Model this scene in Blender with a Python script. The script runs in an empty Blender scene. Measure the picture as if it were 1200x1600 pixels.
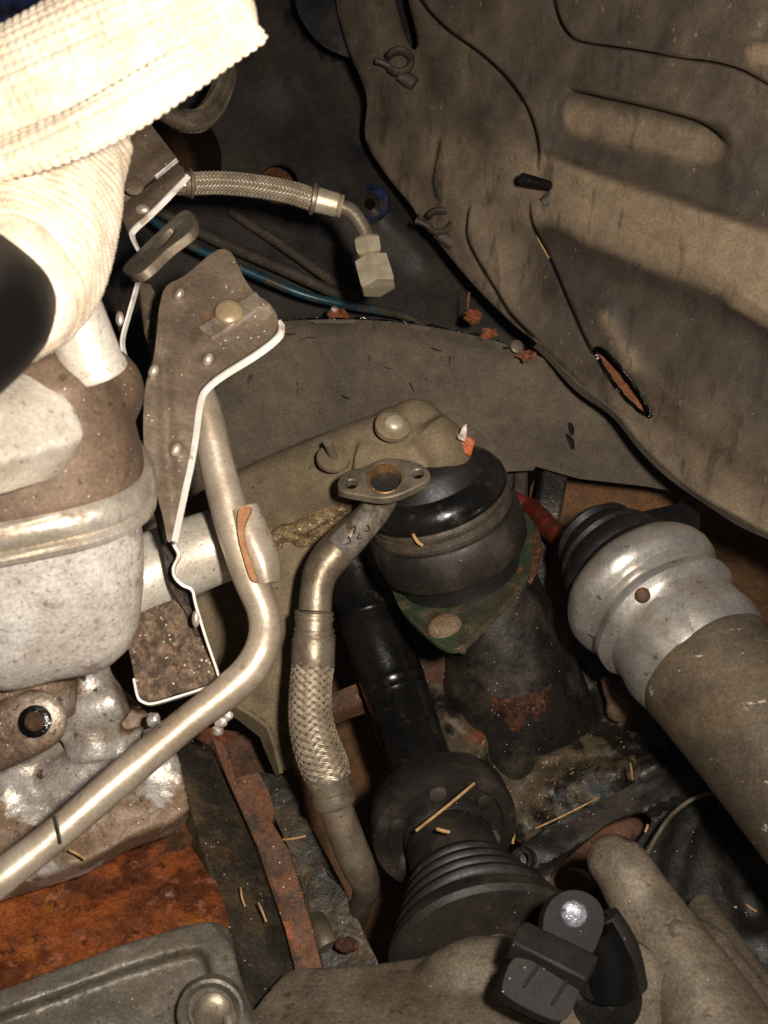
import bpy, bmesh, math, random
import numpy as np
from mathutils import Vector, Matrix, Euler, noise as mnoise
from mathutils.geometry import delaunay_2d_cdt
random.seed(7); np.random.seed(7)
SC = bpy.context.scene
COL = SC.collection
# ------------------------------------------------------------------ camera, light
TILT = math.radians(35)
CAMLOC = Vector((0, 0, 1.15))
cam_d = bpy.data.cameras.new('camera'); cam = bpy.data.objects.new('camera', cam_d); COL.objects.link(cam)
cam.location = CAMLOC; cam.rotation_euler = (TILT, 0, 0)
cam_d.sensor_fit = 'VERTICAL'; cam_d.sensor_height = 7.2; cam_d.sensor_width = 5.4; cam_d.lens = 7.2
cam_d.clip_start = 0.02; cam_d.clip_end = 50
cam_d.dof.use_dof = True; cam_d.dof.focus_distance = 0.78; cam_d.dof.aperture_fstop = 3.2
SC.camera = cam
ROT = Euler((TILT, 0, 0)).to_matrix()
world = bpy.data.worlds.new('World'); SC.world = world; world.use_nodes = True
world.node_tree.nodes['Background'].inputs[0].default_value = (0.75, 0.8, 1.0, 1)
world.node_tree.nodes['Background'].inputs[1].default_value = 0.03
fl_d = bpy.data.lights.new('camera_flash', 'AREA'); fl = bpy.data.objects.new('camera_flash', fl_d); COL.objects.link(fl)
fl_d.shape = 'RECTANGLE'; fl_d.size = 0.022; fl_d.size_y = 0.034
fl_d.energy = 6.4; fl_d.color = (1.0, 0.915, 0.815)
fl.location = CAMLOC + ROT @ Vector((0.062, 0.034, 0.0)); fl.rotation_euler = (TILT, 0, 0)
SC.view_settings.view_transform = 'Standard'; SC.view_settings.look = 'None'
SC.view_settings.exposure = 0; SC.view_settings.gamma = 1
SC.render.engine = 'CYCLES'
SC.cycles.max_bounces = 6
# ------------------------------------------------------------------ geometry helpers
F = 1600.0
def K(px, py, d):
    return CAMLOC + ROT @ Vector(((px-600)/F*d, (800-py)/F*d, -d))
def D(x, y, z):                       # a direction: right, up, towards the viewer
    return (ROT @ Vector((x, y, z))).normalized()
def plane(a, b, c):                   # true plane through three (px, py, depth)
    A = np.array([[1, p[0], p[1]] for p in (a, b, c)], float)
    k = np.linalg.solve(A, np.array([1/a[2], 1/b[2], 1/c[2]]))
    return lambda x, y: 1.0/(k[0]+k[1]*x+k[2]*y)
def planeN(p, n):                     # plane through a point square to a direction (camera frame x, y, z)
    X = np.array([(p[0]-600)/F*p[2], (800-p[1])/F*p[2], -p[2]]); n = np.array(n, float)
    c = float(X @ n)
    return lambda x, y: c/((np.asarray(x)-600)/F*n[0]+(800-np.asarray(y))/F*n[1]-n[2])
def cr(pts, n=6, closed=False):       # Catmull-Rom through tuples
    P = np.array(pts, float); m = len(P); out = []
    rng = range(m) if closed else range(m-1)
    for i in rng:
        if closed: p0, p1, p2, p3 = P[i-1], P[i], P[(i+1) % m], P[(i+2) % m]
        else: p0, p1, p2, p3 = P[max(i-1, 0)], P[i], P[i+1], P[min(i+2, m-1)]
        for j in range(n):
            t = j/n
            out.append(.5*((2*p1)+(-p0+p2)*t+(2*p0-5*p1+4*p2-p3)*t*t+(-p0+3*p1-3*p2+p3)*t**3))
    if not closed: out.append(P[-1])
    return [tuple(o) for o in out]
def ell(cx, cy, a, b, rot=0, n=24):
    c, s = math.cos(math.radians(rot)), math.sin(math.radians(rot))
    return [(cx+a*math.cos(t)*c-b*math.sin(t)*s, cy+a*math.cos(t)*s+b*math.sin(t)*c) for t in np.linspace(0, 2*math.pi, n, endpoint=False)]
def inside(poly, X, Y):
    P = np.array(poly); r = np.zeros(len(X), bool); j = len(P)-1
    for i in range(len(P)):
        xi, yi, xj, yj = P[i, 0], P[i, 1], P[j, 0], P[j, 1]
        if yi != yj: r ^= ((yi > Y) != (yj > Y)) & (X < (xj-xi)*(Y-yi)/(yj-yi)+xi)
        j = i
    return r
def pdist(line, X, Y):                # distance, signed side and along-parameter to a polyline
    P = np.array(line, float)[:, :2]; best = np.full(X.shape, 1e9); sg = np.zeros(X.shape); al = np.zeros(X.shape)
    L = np.r_[0, np.cumsum(np.hypot(*(P[1:]-P[:-1]).T))]
    for i in range(len(P)-1):
        a, b = P[i], P[i+1]; v = b-a; l2 = float(v@v)+1e-9
        t = np.clip(((X-a[0])*v[0]+(Y-a[1])*v[1])/l2, 0, 1)
        dx, dy = X-a[0]-t*v[0], Y-a[1]-t*v[1]; d = np.hypot(dx, dy)
        k = d < best; best = np.where(k, d, best); sg = np.where(k, np.sign(v[0]*dy-v[1]*dx), sg); al = np.where(k, (L[i]+t*math.sqrt(l2))/L[-1], al)
    return best, sg, al
def fbm(X, Y, sc, seed=0, octv=4):
    o = np.zeros(X.shape)
    for i, (x, y) in enumerate(zip(X.ravel(), Y.ravel())):
        o.ravel()[i] = mnoise.fractal(Vector((x*sc+seed*7.3, y*sc-seed*3.1, seed*1.7)), 1.0, 2.0, octv)
    return o
def sstep(a, b, x):
    t = np.clip((x-a)/(b-a), 0, 1); return t*t*(3-2*t)

WORG = {}
class G:
    """collects closed shapes for one mesh"""
    def __init__(s): s.v = []; s.f = []; s.dust = None
    def add(s, v, f):
        o = len(s.v); s.v += [Vector(p) for p in v]; s.f += [tuple(i+o for i in q) for q in f]; return s
    def sweep(s, path, nc=20, sub=6, ab=(1, 1), twist=0, disp=None, caps=True, raw=False, arc=None):
        """path: (px, py, depth, radius_px) or raw: (Vector, radius)"""
        if raw: pts = [p for p, r in path]; rad = [r for p, r in path]
        else:
            c = cr(path, sub) if sub > 1 else path
            pts = [K(p[0], p[1], p[2]) for p in c]; rad = [p[3]*p[2]/F for p in c]
        n = len(pts); T = [(pts[min(i+1, n-1)]-pts[max(i-1, 0)]).normalized() for i in range(n)]
        ref = D(0, 0, 1)
        if abs(T[0].dot(ref)) > .95: ref = D(0, 1, 0)
        N = (ref-T[0]*ref.dot(T[0])).normalized(); V = []; sl = 0
        a0, a1 = (0, 2*math.pi) if arc is None else arc
        for i in range(n):
            if i: sl += (pts[i]-pts[i-1]).length
            N = (N-T[i]*N.dot(T[i])).normalized(); B = T[i].cross(N)
            for k in range(nc):
                th = a0+(a1-a0)*k/(nc if arc is None else nc-1)+twist
                r = rad[i]+(disp(sl, th) if disp else 0)
                V.append(pts[i]+N*(r*ab[0]*math.cos(th))+B*(r*ab[1]*math.sin(th)))
        Fc = []
        for i in range(n-1):
            for k in range(nc if arc is None else nc-1):
                k2 = (k+1) % nc; Fc.append((i*nc+k, (i+1)*nc+k, (i+1)*nc+k2, i*nc+k2))
        if caps and arc is None:
            Fc.append(tuple(range(nc))); Fc.append(tuple(reversed(range((n-1)*nc, n*nc))))
        return s.add(V, Fc)
    def lathe(s, p, ax, prof, nc=40, disp=None, caps=True):
        """p world point, ax world direction, prof (distance, radius) in metres"""
        ref = D(0, 0, 1) if abs(ax.dot(D(0, 0, 1))) < .95 else D(0, 1, 0)
        N = (ref-ax*ref.dot(ax)).normalized(); Bn = ax.cross(N); V = []; Fc = []; n = len(prof); sl = 0
        for i, (t, r) in enumerate(prof):
            if i: sl += abs(t-prof[i-1][0])
            for k in range(nc):
                th = 2*math.pi*k/nc; q = r+(disp(sl, th) if disp else 0)
                V.append(p+ax*t+N*(q*math.cos(th))+Bn*(q*math.sin(th)))
        for i in range(n-1):
            for k in range(nc): k2 = (k+1) % nc; Fc.append((i*nc+k, (i+1)*nc+k, (i+1)*nc+k2, i*nc+k2))
        if caps: Fc.append(tuple(range(nc))); Fc.append(tuple(reversed(range((n-1)*nc, n*nc))))
        return s.add(V, Fc)
    def ball(s, p, r, ab=(1, 1, 1), n=14):
        V = []; Fc = []; X, Y, Z = D(1, 0, 0), D(0, 1, 0), D(0, 0, 1)
        for i in range(1, n):
            for k in range(2*n):
                a, b = math.pi*i/n, math.pi*k/n
                V.append(p+X*(r*ab[0]*math.sin(a)*math.cos(b))+Y*(r*ab[1]*math.sin(a)*math.sin(b))+Z*(r*ab[2]*math.cos(a)))
        m = 2*n
        for i in range(n-2):
            for k in range(m): Fc.append((i*m+k, (i+1)*m+k, (i+1)*m+(k+1) % m, i*m+(k+1) % m))
        V += [p+Z*(r*ab[2]), p-Z*(r*ab[2])]; t, b = len(V)-2, len(V)-1
        for k in range(m): Fc.append((t, k, (k+1) % m)); Fc.append((b, (n-2)*m+(k+1) % m, (n-2)*m+k))
        return s.add(V, Fc)
    def sheet(s, outline, df, thick=.002, step=0, holes=(), lines=(), back=None, dustf=None, hf=None):
        """solid plate: outline in the photograph's grid laid on the surface df(x, y)"""
        out = [tuple(p[:2]) for p in outline]
        vs = []; es = []
        def ring(P, closed=True):
            o = len(vs); vs.extend(P); m = len(P)
            for i in range(m if closed else m-1): es.append((o+i, o+(i+1) % m))
        ring(out)
        for h in holes: ring([tuple(p[:2]) for p in h])
        for l in lines: vs.extend([tuple(p[:2]) for p in l])
        if step:
            A = np.array(out); x0, y0 = A.min(0); x1, y1 = A.max(0)
            gx, gy = np.meshgrid(np.arange(x0+step*.5, x1, step), np.arange(y0+step*.5, y1, step))
            gx[1::2] += step*.5; gx, gy = gx.ravel(), gy.ravel(); k = inside(out, gx, gy)
            k &= pdist(out+[out[0]], gx, gy)[0] > step*.45
            for h in holes:
                hh = [tuple(p[:2]) for p in h]; k &= ~inside(hh, gx, gy); k &= pdist(hh+[hh[0]], gx, gy)[0] > step*.4
            for l in lines: k &= pdist(l, gx, gy)[0] > step*.5
            vs.extend(zip(gx[k].tolist(), gy[k].tolist()))
        V2, E2, F2, *_ = delaunay_2d_cdt([Vector(v) for v in vs], es, [], 1, 1e-5)
        P = np.array([tuple(v) for v in V2]); F2 = [tuple(f) for f in F2]
        cen = np.array([P[list(f)].mean(0) for f in F2]); ok = inside(out, cen[:, 0], cen[:, 1])
        for h in holes: ok &= ~inside([tuple(p[:2]) for p in h], cen[:, 0], cen[:, 1])
        F2 = [f for f, o in zip(F2, ok) if o]
        dd = np.broadcast_to(np.asarray(df(P[:, 0], P[:, 1]), float), (len(P),)).copy()
        base = dd.copy()
        if hf is not None: dd = dd-hf(P[:, 0], P[:, 1])
        front = [K(x, y, d) for (x, y), d in zip(P, dd)]
        n = len(front)
        if back is None:               # thickness along the sheet's mean normal
            nn = Vector((0, 0, 0))
            for f in F2[::max(1, len(F2)//200)]:
                w = (front[f[1]]-front[f[0]]).cross(front[f[2]]-front[f[0]])
                if w.dot(D(0, 0, 1)) < 0: w = -w
                nn += w
            nn.normalize(); bk = [p-nn*thick for p in front]
        else: bk = [K(x, y, d+back) for (x, y), d in zip(P, base)]
        def fl_(f):
            a, b, c = f[:3]; w = (front[b]-front[a]).cross(front[c]-front[a]); return f if w.dot(CAMLOC-front[a]) > 0 else tuple(reversed(f))
        FF = [fl_(f) for f in F2]; cnt = {}
        for f in FF:
            for i in range(len(f)):
                e = (f[i], f[(i+1) % len(f)]); cnt[e] = 1
        Fc = FF+[tuple(i+n for i in reversed(f)) for f in FF]
        for (a, b) in list(cnt):
            if (b, a) not in cnt: Fc.append((b, a, a+n, b+n))
        if dustf is not None:
            q = dustf(P[:, 0], P[:, 1]); s.dust = ([0.0]*len(s.v) if s.dust is None else s.dust)+list(q)+list(q)
        return s.add(front+bk, Fc)
    def ribbon(s, A, B, th=.0012):
        """strip between two polylines of (px, py, depth)"""
        a = [K(*p) for p in A]; b = [K(*p) for p in B]; n = len(a); V = []
        for i in range(n):
            t = (a[min(i+1, n-1)]-a[max(i-1, 0)]); w = t.cross(b[i]-a[i]).normalized()*th*.5
            V += [a[i]+w, b[i]+w, b[i]-w, a[i]-w]
        Fc = [(0, 1, 2, 3), tuple(4*(n-1)+k for k in (3, 2, 1, 0))]
        for i in range(n-1):
            for k in range(4): Fc.append((4*i+k, 4*i+4+k, 4*i+4+(k+1) % 4, 4*i+(k+1) % 4))
        return s.add(V, Fc)
    def box(s, p, X, Y, Z):            # centre and three half-axis vectors
        V = [p+X*a+Y*b+Z*c for a in (-1, 1) for b in (-1, 1) for c in (-1, 1)]
        return s.add(V, [(0, 1, 3, 2), (4, 6, 7, 5), (0, 4, 5, 1), (2, 3, 7, 6), (0, 2, 6, 4), (1, 5, 7, 3)])
    def rough(s, amp, sc=60, seed=1):  # uneven cast or bent surface
        for i, v in enumerate(s.v):
            s.v[i] = v+mnoise.noise_vector(v*sc+Vector((seed, 0, 0)))*amp
        return s

def thing(name, label, cat, at, group=None, kind=None):
    o = bpy.data.objects.new(name, None); COL.objects.link(o); o.location = at; o.empty_display_size = .01
    o['label'] = label; o['category'] = cat; WORG[o.name] = Vector(at)
    if group: o['group'] = group
    return o
def build(name, g, mat, parent=None, sharp=40, remesh=0, smooth=0, bevel=0, label=None, cat=None, group=None, kind=None, fix=True, relax=.6):
    me = bpy.data.meshes.new(name)
    org = WORG[parent.name] if parent else sum((v for v in g.v), Vector())/len(g.v)
    me.from_pydata([v-org for v in g.v], [], g.f)
    if fix and g.dust is None:
        bm = bmesh.new(); bm.from_mesh(me); bmesh.ops.recalc_face_normals(bm, faces=bm.faces); bm.to_mesh(me); bm.free()
    o = bpy.data.objects.new(name, me); COL.objects.link(o)
    if remesh:
        m = o.modifiers.new('r', 'REMESH'); m.mode = 'VOXEL'; m.voxel_size = remesh; m.use_smooth_shade = True
        if smooth: q = o.modifiers.new('s', 'SMOOTH'); q.iterations = smooth; q.factor = relax
        dg = bpy.context.evaluated_depsgraph_get(); dg.update()
        me2 = bpy.data.meshes.new_from_object(o.evaluated_get(dg)); o.modifiers.clear(); o.data = me2; bpy.data.meshes.remove(me); me = me2; me.name = name
    elif bevel:
        m = o.modifiers.new('b', 'BEVEL'); m.width = bevel; m.segments = 2; m.limit_method = 'ANGLE'; m.angle_limit = math.radians(38)
    me.polygons.foreach_set('use_smooth', [True]*len(me.polygons))
    me.set_sharp_from_angle(angle=math.radians(180 if remesh else sharp))
    if g.dust is not None:
        a = me.attributes.new('dust', 'FLOAT', 'POINT'); a.data.foreach_set('value', g.dust)
    me.materials.clear(); me.materials.append(mat)
    if parent: o.parent = parent
    else: o.location = org
    WORG[o.name] = org.copy()
    if label: o['label'] = label
    if cat: o['category'] = cat
    if group: o['group'] = group
    if kind: o['kind'] = kind
    return o
# ------------------------------------------------------------------ materials
def lin(r, g, b): return tuple(((c/255)/12.92 if c/255 <= .04045 else ((c/255+.055)/1.055)**2.4) for c in (r, g, b))+(1,)
def M(name, base, base2=None, bs=30, rough=.6, metal=0, layers=(), bump=.25, bscale=160, bdist=.0008, coat=0, spec=.5, micro=1.0):
    m = bpy.data.materials.new(name); m.use_nodes = True; nt = m.node_tree; N = nt.nodes; L = nt.links
    P = N['Principled BSDF']; tc = N.new('ShaderNodeTexCoord'); co = tc.outputs['Object']
    def noise(sc, detail=7, st=None, rot=None, r=.6, dist=0):
        n = N.new('ShaderNodeTexNoise'); n.inputs['Scale'].default_value = sc; n.inputs['Detail'].default_value = detail; n.inputs['Roughness'].default_value = r
        n.inputs['Distortion'].default_value = dist
        mp = N.new('ShaderNodeMapping'); L.new(co, mp.inputs[0]); L.new(mp.outputs[0], n.inputs['Vector'])
        mp.inputs['Location'].default_value = (random.uniform(-9, 9),)*3
        if st: mp.inputs['Scale'].default_value = st
        if rot: mp.inputs['Rotation'].default_value = [math.radians(a) for a in rot]
        return n.outputs['Fac']
    def rng(src, a, b, lo=0, hi=1):
        r = N.new('ShaderNodeMapRange'); r.interpolation_type = 'SMOOTHSTEP'; L.new(src, r.inputs[0])
        for i, v in zip((1, 2, 3, 4), (a, b, lo, hi)): r.inputs[i].default_value = v
        return r.outputs[0]
    def mixc(f, a, b):
        x = N.new('ShaderNodeMix'); x.data_type = 'RGBA'; L.new(f, x.inputs[0])
        for s_, q in ((6, a), (7, b)):
            if isinstance(q, tuple): x.inputs[s_].default_value = q
            else: L.new(q, x.inputs[s_])
        return x.outputs[2]
    def mixf(f, a, b):
        x = N.new('ShaderNodeMix'); L.new(f, x.inputs[0])
        for s_, q in ((2, a), (3, b)):
            if isinstance(q, (float, int)): x.inputs[s_].default_value = q
            else: L.new(q, x.inputs[s_])
        return x.outputs[0]
    def math_(op, a, b):
        x = N.new('ShaderNodeMath'); x.operation = op
        for i, q in enumerate((a, b)):
            if isinstance(q, (float, int)): x.inputs[i].default_value = q
            else: L.new(q, x.inputs[i])
        return x.outputs[0]
    base = lin(*base); base2 = lin(*base2) if base2 else tuple(c*.7 for c in base[:3])+(1,)
    col = mixc(rng(noise(bs), .38, .62), base, base2); R = float(rough); Me = float(metal)
    height = math_('ADD', noise(bscale, 5), math_('MULTIPLY', noise(bscale*.22, 3), 1.5))
    for l in layers:
        amt = l.get('amt', .5); sf = l.get('soft', .06); th = .5+(.5-amt)*.5
        if l.get('kind') == 'speck':
            v = N.new('ShaderNodeTexVoronoi'); v.inputs['Scale'].default_value = l['scale']; L.new(co, v.inputs['Vector'])
            k = rng(v.outputs['Distance'], l.get('size', .12), l.get('size', .12)*.6)
            n2 = rng(noise(l['scale']*.3, 3), th-.02, th+.02); mask = math_('MULTIPLY', k, n2)
        elif l.get('kind') == 'attr':
            a = N.new('ShaderNodeAttribute'); a.attribute_name = 'dust'  # dust cover plus the light painted on the panel's ridge band
            q = math_('ADD', a.outputs['Fac'], math_('MULTIPLY', math_('SUBTRACT', noise(l['scale'], 8, l.get('st'), l.get('rot')), .5), l.get('mix', 1.6)))
            mask = rng(q, .1, .9)
        else:
            mask = rng(noise(l['scale'], l.get('detail', 8), l.get('st'), l.get('rot'), l.get('nr', .62), l.get('dist', 0)), th-sf, th+sf)
        if 'op' in l: mask = math_('MULTIPLY', mask, float(l['op']))
        col = mixc(mask, col, lin(*l['col']))
        if 'rough' in l: R = mixf(mask, R, float(l['rough']))
        if 'metal' in l: Me = mixf(mask, Me, float(l['metal']))
        if l.get('h'): height = math_('ADD', height, math_('MULTIPLY', mask, float(l['h'])))
    def mul(c, f):
        x = N.new('ShaderNodeVectorMath'); x.operation = 'SCALE'; L.new(c, x.inputs[0]); L.new(f, x.inputs['Scale']); return x.outputs[0]
    def lrng(src, a, b_, lo, hi):
        r = N.new('ShaderNodeMapRange'); L.new(src, r.inputs[0])
        for i, v in zip((1, 2, 3, 4), (a, b_, lo, hi)): r.inputs[i].default_value = v
        return r.outputs[0]
    if micro:
        col = mul(mul(col, lrng(noise(520, 3, r=.7), .3, .7, 1-.45*micro, 1+.45*micro)), lrng(noise(90, 6, r=.65), .3, .7, 1-.3*micro, 1+.3*micro))
        fn = lrng(noise(420, 3), .3, .7, -.12*micro, .12*micro)
        R = math_('ADD', R, fn)
    L.new(col, P.inputs['Base Color'])
    for q, s_ in ((R, 'Roughness'), (Me, 'Metallic')):
        if isinstance(q, float): P.inputs[s_].default_value = q
        else: L.new(q, P.inputs[s_])
    P.inputs['Specular IOR Level'].default_value = spec
    P.inputs['Coat Weight'].default_value = coat; P.inputs['Coat Roughness'].default_value = .15
    if bump:
        b = N.new('ShaderNodeBump'); b.inputs['Strength'].default_value = bump; b.inputs['Distance'].default_value = bdist*2
        L.new(height, b.inputs['Height']); L.new(b.outputs[0], P.inputs['Normal'])
    return m
SPK = dict(kind='speck', scale=260, size=.16, amt=.35, col=(215, 200, 175), rough=.5)
GRIT = dict(scale=420, amt=.34, soft=.03, col=(40, 30, 22), detail=3)
DUST = (150, 128, 102)
MT = {}
MT['cloth'] = M('cream woven cloth', (214, 199, 178), (196, 178, 154), bs=60, rough=.9, bump=.5, bscale=900, bdist=.0003, micro=.5, layers=[dict(scale=30, amt=.3, col=(200, 175, 145), op=.5)])
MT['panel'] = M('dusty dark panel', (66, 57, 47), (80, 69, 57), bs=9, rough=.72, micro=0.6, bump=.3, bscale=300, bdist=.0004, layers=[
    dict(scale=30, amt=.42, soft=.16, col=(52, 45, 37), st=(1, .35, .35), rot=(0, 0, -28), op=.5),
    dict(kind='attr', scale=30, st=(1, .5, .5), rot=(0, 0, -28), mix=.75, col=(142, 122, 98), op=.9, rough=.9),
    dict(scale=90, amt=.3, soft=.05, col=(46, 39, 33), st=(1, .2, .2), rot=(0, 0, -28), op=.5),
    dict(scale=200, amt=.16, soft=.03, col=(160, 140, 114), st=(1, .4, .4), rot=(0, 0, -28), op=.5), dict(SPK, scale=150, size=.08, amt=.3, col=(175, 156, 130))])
MT['liner'] = M('dusty arch liner', (104, 92, 76), (92, 82, 68), bs=14, rough=.85, micro=0.7, bump=.3, bscale=260, bdist=.0005, layers=[
    dict(scale=12, amt=.4, soft=.14, col=(70, 62, 52), op=.6), dict(scale=70, amt=.16, soft=.03, col=(48, 42, 36), st=(1, .5, .5), op=.7),
    dict(SPK, scale=120, size=.07, amt=.35, col=(170, 155, 130))])
MT['darkwall'] = M('dark painted metal', (50, 43, 36), (30, 29, 31), bs=9, rough=.5, bump=.2, bscale=120, layers=[
    dict(scale=11, amt=.5, soft=.14, col=(62, 52, 41), op=.55, rough=.8), dict(scale=60, amt=.14, soft=.05, col=(60, 66, 86), op=.6), dict(SPK, scale=130, size=.06, amt=.3)])
MT['bluepaint'] = M('worn blue paint', (38, 48, 84), (22, 24, 34), bs=70, rough=.35, bump=.3, layers=[dict(scale=60, amt=.35, col=(60, 52, 42))])
MT['shield'] = M('dirty brown steel sheet', (116, 101, 82), (100, 86, 70), bs=14, rough=.5, micro=0.6, metal=.35, bump=.2, bscale=420, bdist=.0003, layers=[
    dict(scale=18, amt=.46, soft=.1, col=(84, 68, 55), op=.8, rough=.7), dict(scale=300, amt=.22, soft=.06, col=(96, 74, 60), op=.5), dict(scale=40, amt=.14, soft=.05, col=(150, 96, 62), op=.45),
    dict(SPK, scale=300, size=.14, amt=.4, col=(235, 220, 200))])
MT['shield_dark'] = M('soot blackened steel sheet', (66, 52, 44), (40, 32, 28), bs=40, rough=.5, metal=.3, bump=.4, bscale=300, layers=[dict(scale=50, amt=.3, col=(104, 84, 68), op=.6), SPK])  # darker brown than the main sheet, for its folded and side faces
MT['grit'] = M('gritty brown crust', (108, 88, 70), (74, 58, 46), bs=130, rough=.75, metal=.1, bump=.8, bscale=420, bdist=.001, layers=[
    dict(scale=160, amt=.4, soft=.05, col=(128, 104, 84)), dict(scale=120, amt=.16, soft=.03, col=(118, 68, 42), op=.7), dict(SPK, scale=260, size=.2, amt=.5)])
MT['edge'] = M('bright bare steel', (250, 246, 238), (240, 232, 220), bs=60, rough=.45, micro=0.15, metal=.15, bump=.15, layers=[dict(scale=70, amt=.3, soft=.05, col=(176, 152, 128), op=.8), dict(scale=160, amt=.16, soft=.03, col=(90, 70, 54))])  # bare edges, near-white so the blown flash highlight sits in the colour
MT['bare'] = M('bare dimple steel', (216, 202, 184), (180, 162, 142), bs=80, rough=.34, micro=0.3, metal=.6, bump=.15)
MT['alu'] = M('cast aluminium', (238, 232, 224), (218, 208, 196), bs=26, rough=.42, micro=0.6, metal=0.4, bump=.3, bscale=420, bdist=.0004, layers=[
    dict(scale=13, amt=.3, soft=.1, col=(156, 136, 116), op=.6, rough=.7, metal=.1), dict(scale=330, amt=.3, soft=.05, col=(104, 84, 68), rough=.8, metal=0, op=.75), dict(scale=60, amt=.24, soft=.05, col=(120, 96, 78), op=.6),
    dict(scale=22, amt=.2, soft=.09, col=(150, 130, 110), op=.6), dict(SPK, scale=300, size=.12, amt=.35, col=(245, 240, 230))])
MT['cover_brown'] = M('brown stained aluminium', (118, 98, 80), (98, 80, 65), bs=24, rough=.5, micro=.6, metal=.2, bump=.25, bscale=380, bdist=.0004, layers=[dict(scale=40, amt=.2, soft=.04, col=(160, 146, 130)), dict(scale=180, amt=.2, soft=.03, col=(72, 54, 42)), dict(SPK, scale=300, size=.14, amt=.45)])
MT['alu_flange'] = M('worn aluminium flange', (200, 190, 176), (170, 158, 142), bs=26, rough=.3, micro=.5, metal=0.5, bump=.2, bscale=300, bdist=.0004, layers=[dict(scale=30, amt=.3, soft=.06, col=(128, 108, 88), rough=.6, metal=.1)])
MT['alu_mix'] = M('aluminium cover part brown', (198, 188, 176), (178, 166, 152), bs=26, rough=.42, micro=0.6, metal=.35, bump=.25, bscale=420, bdist=.0004, layers=[
    dict(scale=9, amt=.5, soft=.03, col=(122, 100, 82), rough=.6, metal=.1), dict(scale=170, amt=.2, soft=.03, col=(88, 70, 56)), dict(SPK, scale=300, size=.12, amt=.35, col=(245, 240, 230))])
MT['alu_brown'] = M('aluminium under brown dirt', (134, 112, 92), (112, 92, 76), bs=30, rough=.5, metal=.35, bump=.5, bscale=380, bdist=.0007, layers=[
    dict(scale=30, amt=.36, soft=.06, col=(172, 158, 142), metal=.5, rough=.4), dict(scale=210, amt=.26, soft=.03, col=(78, 60, 48)), dict(SPK, scale=300, size=.15, amt=.45, col=(245, 238, 225))])
MT['alu_pale'] = M('pale corroded aluminium', (190, 184, 176), (164, 152, 138), bs=50, rough=.36, metal=0.35, micro=.7, bump=.4, bscale=260, bdist=.0008, layers=[
    dict(scale=22, amt=.5, soft=.035, col=(122, 98, 76), rough=.5, metal=.1), dict(scale=110, amt=.22, soft=.025, col=(80, 60, 46), metal=0), dict(SPK, scale=240, size=.15, amt=.4, col=(250, 245, 235))])
MT['tube'] = M('satin aluminium tube', (196, 181, 161), (166, 149, 128), bs=16, rough=.42, micro=0.35, metal=0.5, bump=.12, bscale=140, layers=[
    dict(scale=18, amt=.44, soft=.07, col=(112, 92, 74), op=.7, rough=.6, metal=.1), dict(scale=70, amt=.2, soft=.04, col=(96, 78, 62), op=.6), dict(scale=300, amt=.14, soft=.03, col=(110, 84, 64), op=.7)])
MT['pipe'] = M('pale exhaust pipe', (230, 222, 208), (208, 196, 178), bs=30, rough=.4, micro=.4, metal=0.4, bump=.25, bscale=380, bdist=.0004, layers=[dict(scale=280, amt=.24, soft=.05, col=(130, 104, 82), op=.7), dict(scale=20, amt=.2, soft=.05, col=(140, 104, 74), op=.7), SPK])
MT['tape'] = M('tan weathered sleeve', (176, 128, 88), (160, 112, 74), bs=40, rough=.5, micro=0.4, metal=.3, bump=.2, layers=[dict(scale=60, amt=.25, soft=.04, col=(176, 112, 62))])
MT['olive'] = M('dust coated olive bracket', (124, 108, 83), (106, 92, 70), bs=18, rough=.85, micro=0.6, bump=.35, bscale=300, bdist=.0006, layers=[
    dict(scale=20, amt=.35, soft=.1, col=(90, 76, 56), op=.7), dict(scale=90, amt=.12, soft=.03, col=(60, 50, 38)), dict(SPK, scale=160, size=.08, amt=.3, col=(190, 172, 140))])
MT['olive_grit'] = M('oily gritty weld', (150, 126, 90), (104, 84, 58), bs=120, rough=.28, bump=1.0, bscale=420, bdist=.0016, layers=[dict(SPK, scale=260, size=.25, amt=.6, col=(225, 205, 165))])
MT['steel_dark'] = M('grey steel', (136, 124, 106), (106, 95, 80), bs=40, rough=.42, micro=0.5, metal=.5, bump=.2, bscale=220, layers=[dict(scale=34, amt=.4, soft=.1, col=(116, 100, 80), op=.7, rough=.65, metal=.2), dict(scale=200, amt=.15, soft=.03, col=(60, 50, 40))])
MT['steel'] = M('stainless steel', (172, 158, 136), (146, 132, 112), bs=40, rough=.34, micro=0.35, metal=.7, bump=.12, bscale=200, layers=[dict(scale=40, amt=.35, soft=.1, col=(128, 108, 84), op=.7, rough=.5, metal=.4)])
MT['steel_worn'] = M('dull brown steel tube', (150, 136, 116), (112, 98, 80), bs=30, rough=.42, metal=.6, micro=.5, bump=.2, bscale=200, layers=[dict(scale=26, amt=.4, soft=.08, col=(98, 84, 68), op=.7, rough=.6, metal=.2)])
MT['braid'] = M('stainless braid wire', (222, 208, 184), (196, 180, 156), bs=80, rough=.36, micro=0.2, metal=.6, bump=0)
MT['braid_in'] = M('dark braid core', (112, 98, 80), (88, 76, 62), bs=80, rough=.7, bump=.2)
MT['nut'] = M('dull plated nut', (196, 184, 158), (176, 162, 136), bs=60, rough=.45, micro=0.3, metal=.4, bump=.1, layers=[dict(scale=60, amt=.2, col=(140, 110, 74), op=.6)])
MT['bolt_tan'] = M('tan clip head', (168, 146, 112), (150, 130, 100), bs=60, rough=.35, micro=0.3, metal=.3, bump=.15)
MT['brass'] = M('brassy seal', (176, 140, 92), (150, 116, 72), bs=60, rough=.35, metal=.7, bump=.1)
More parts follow.
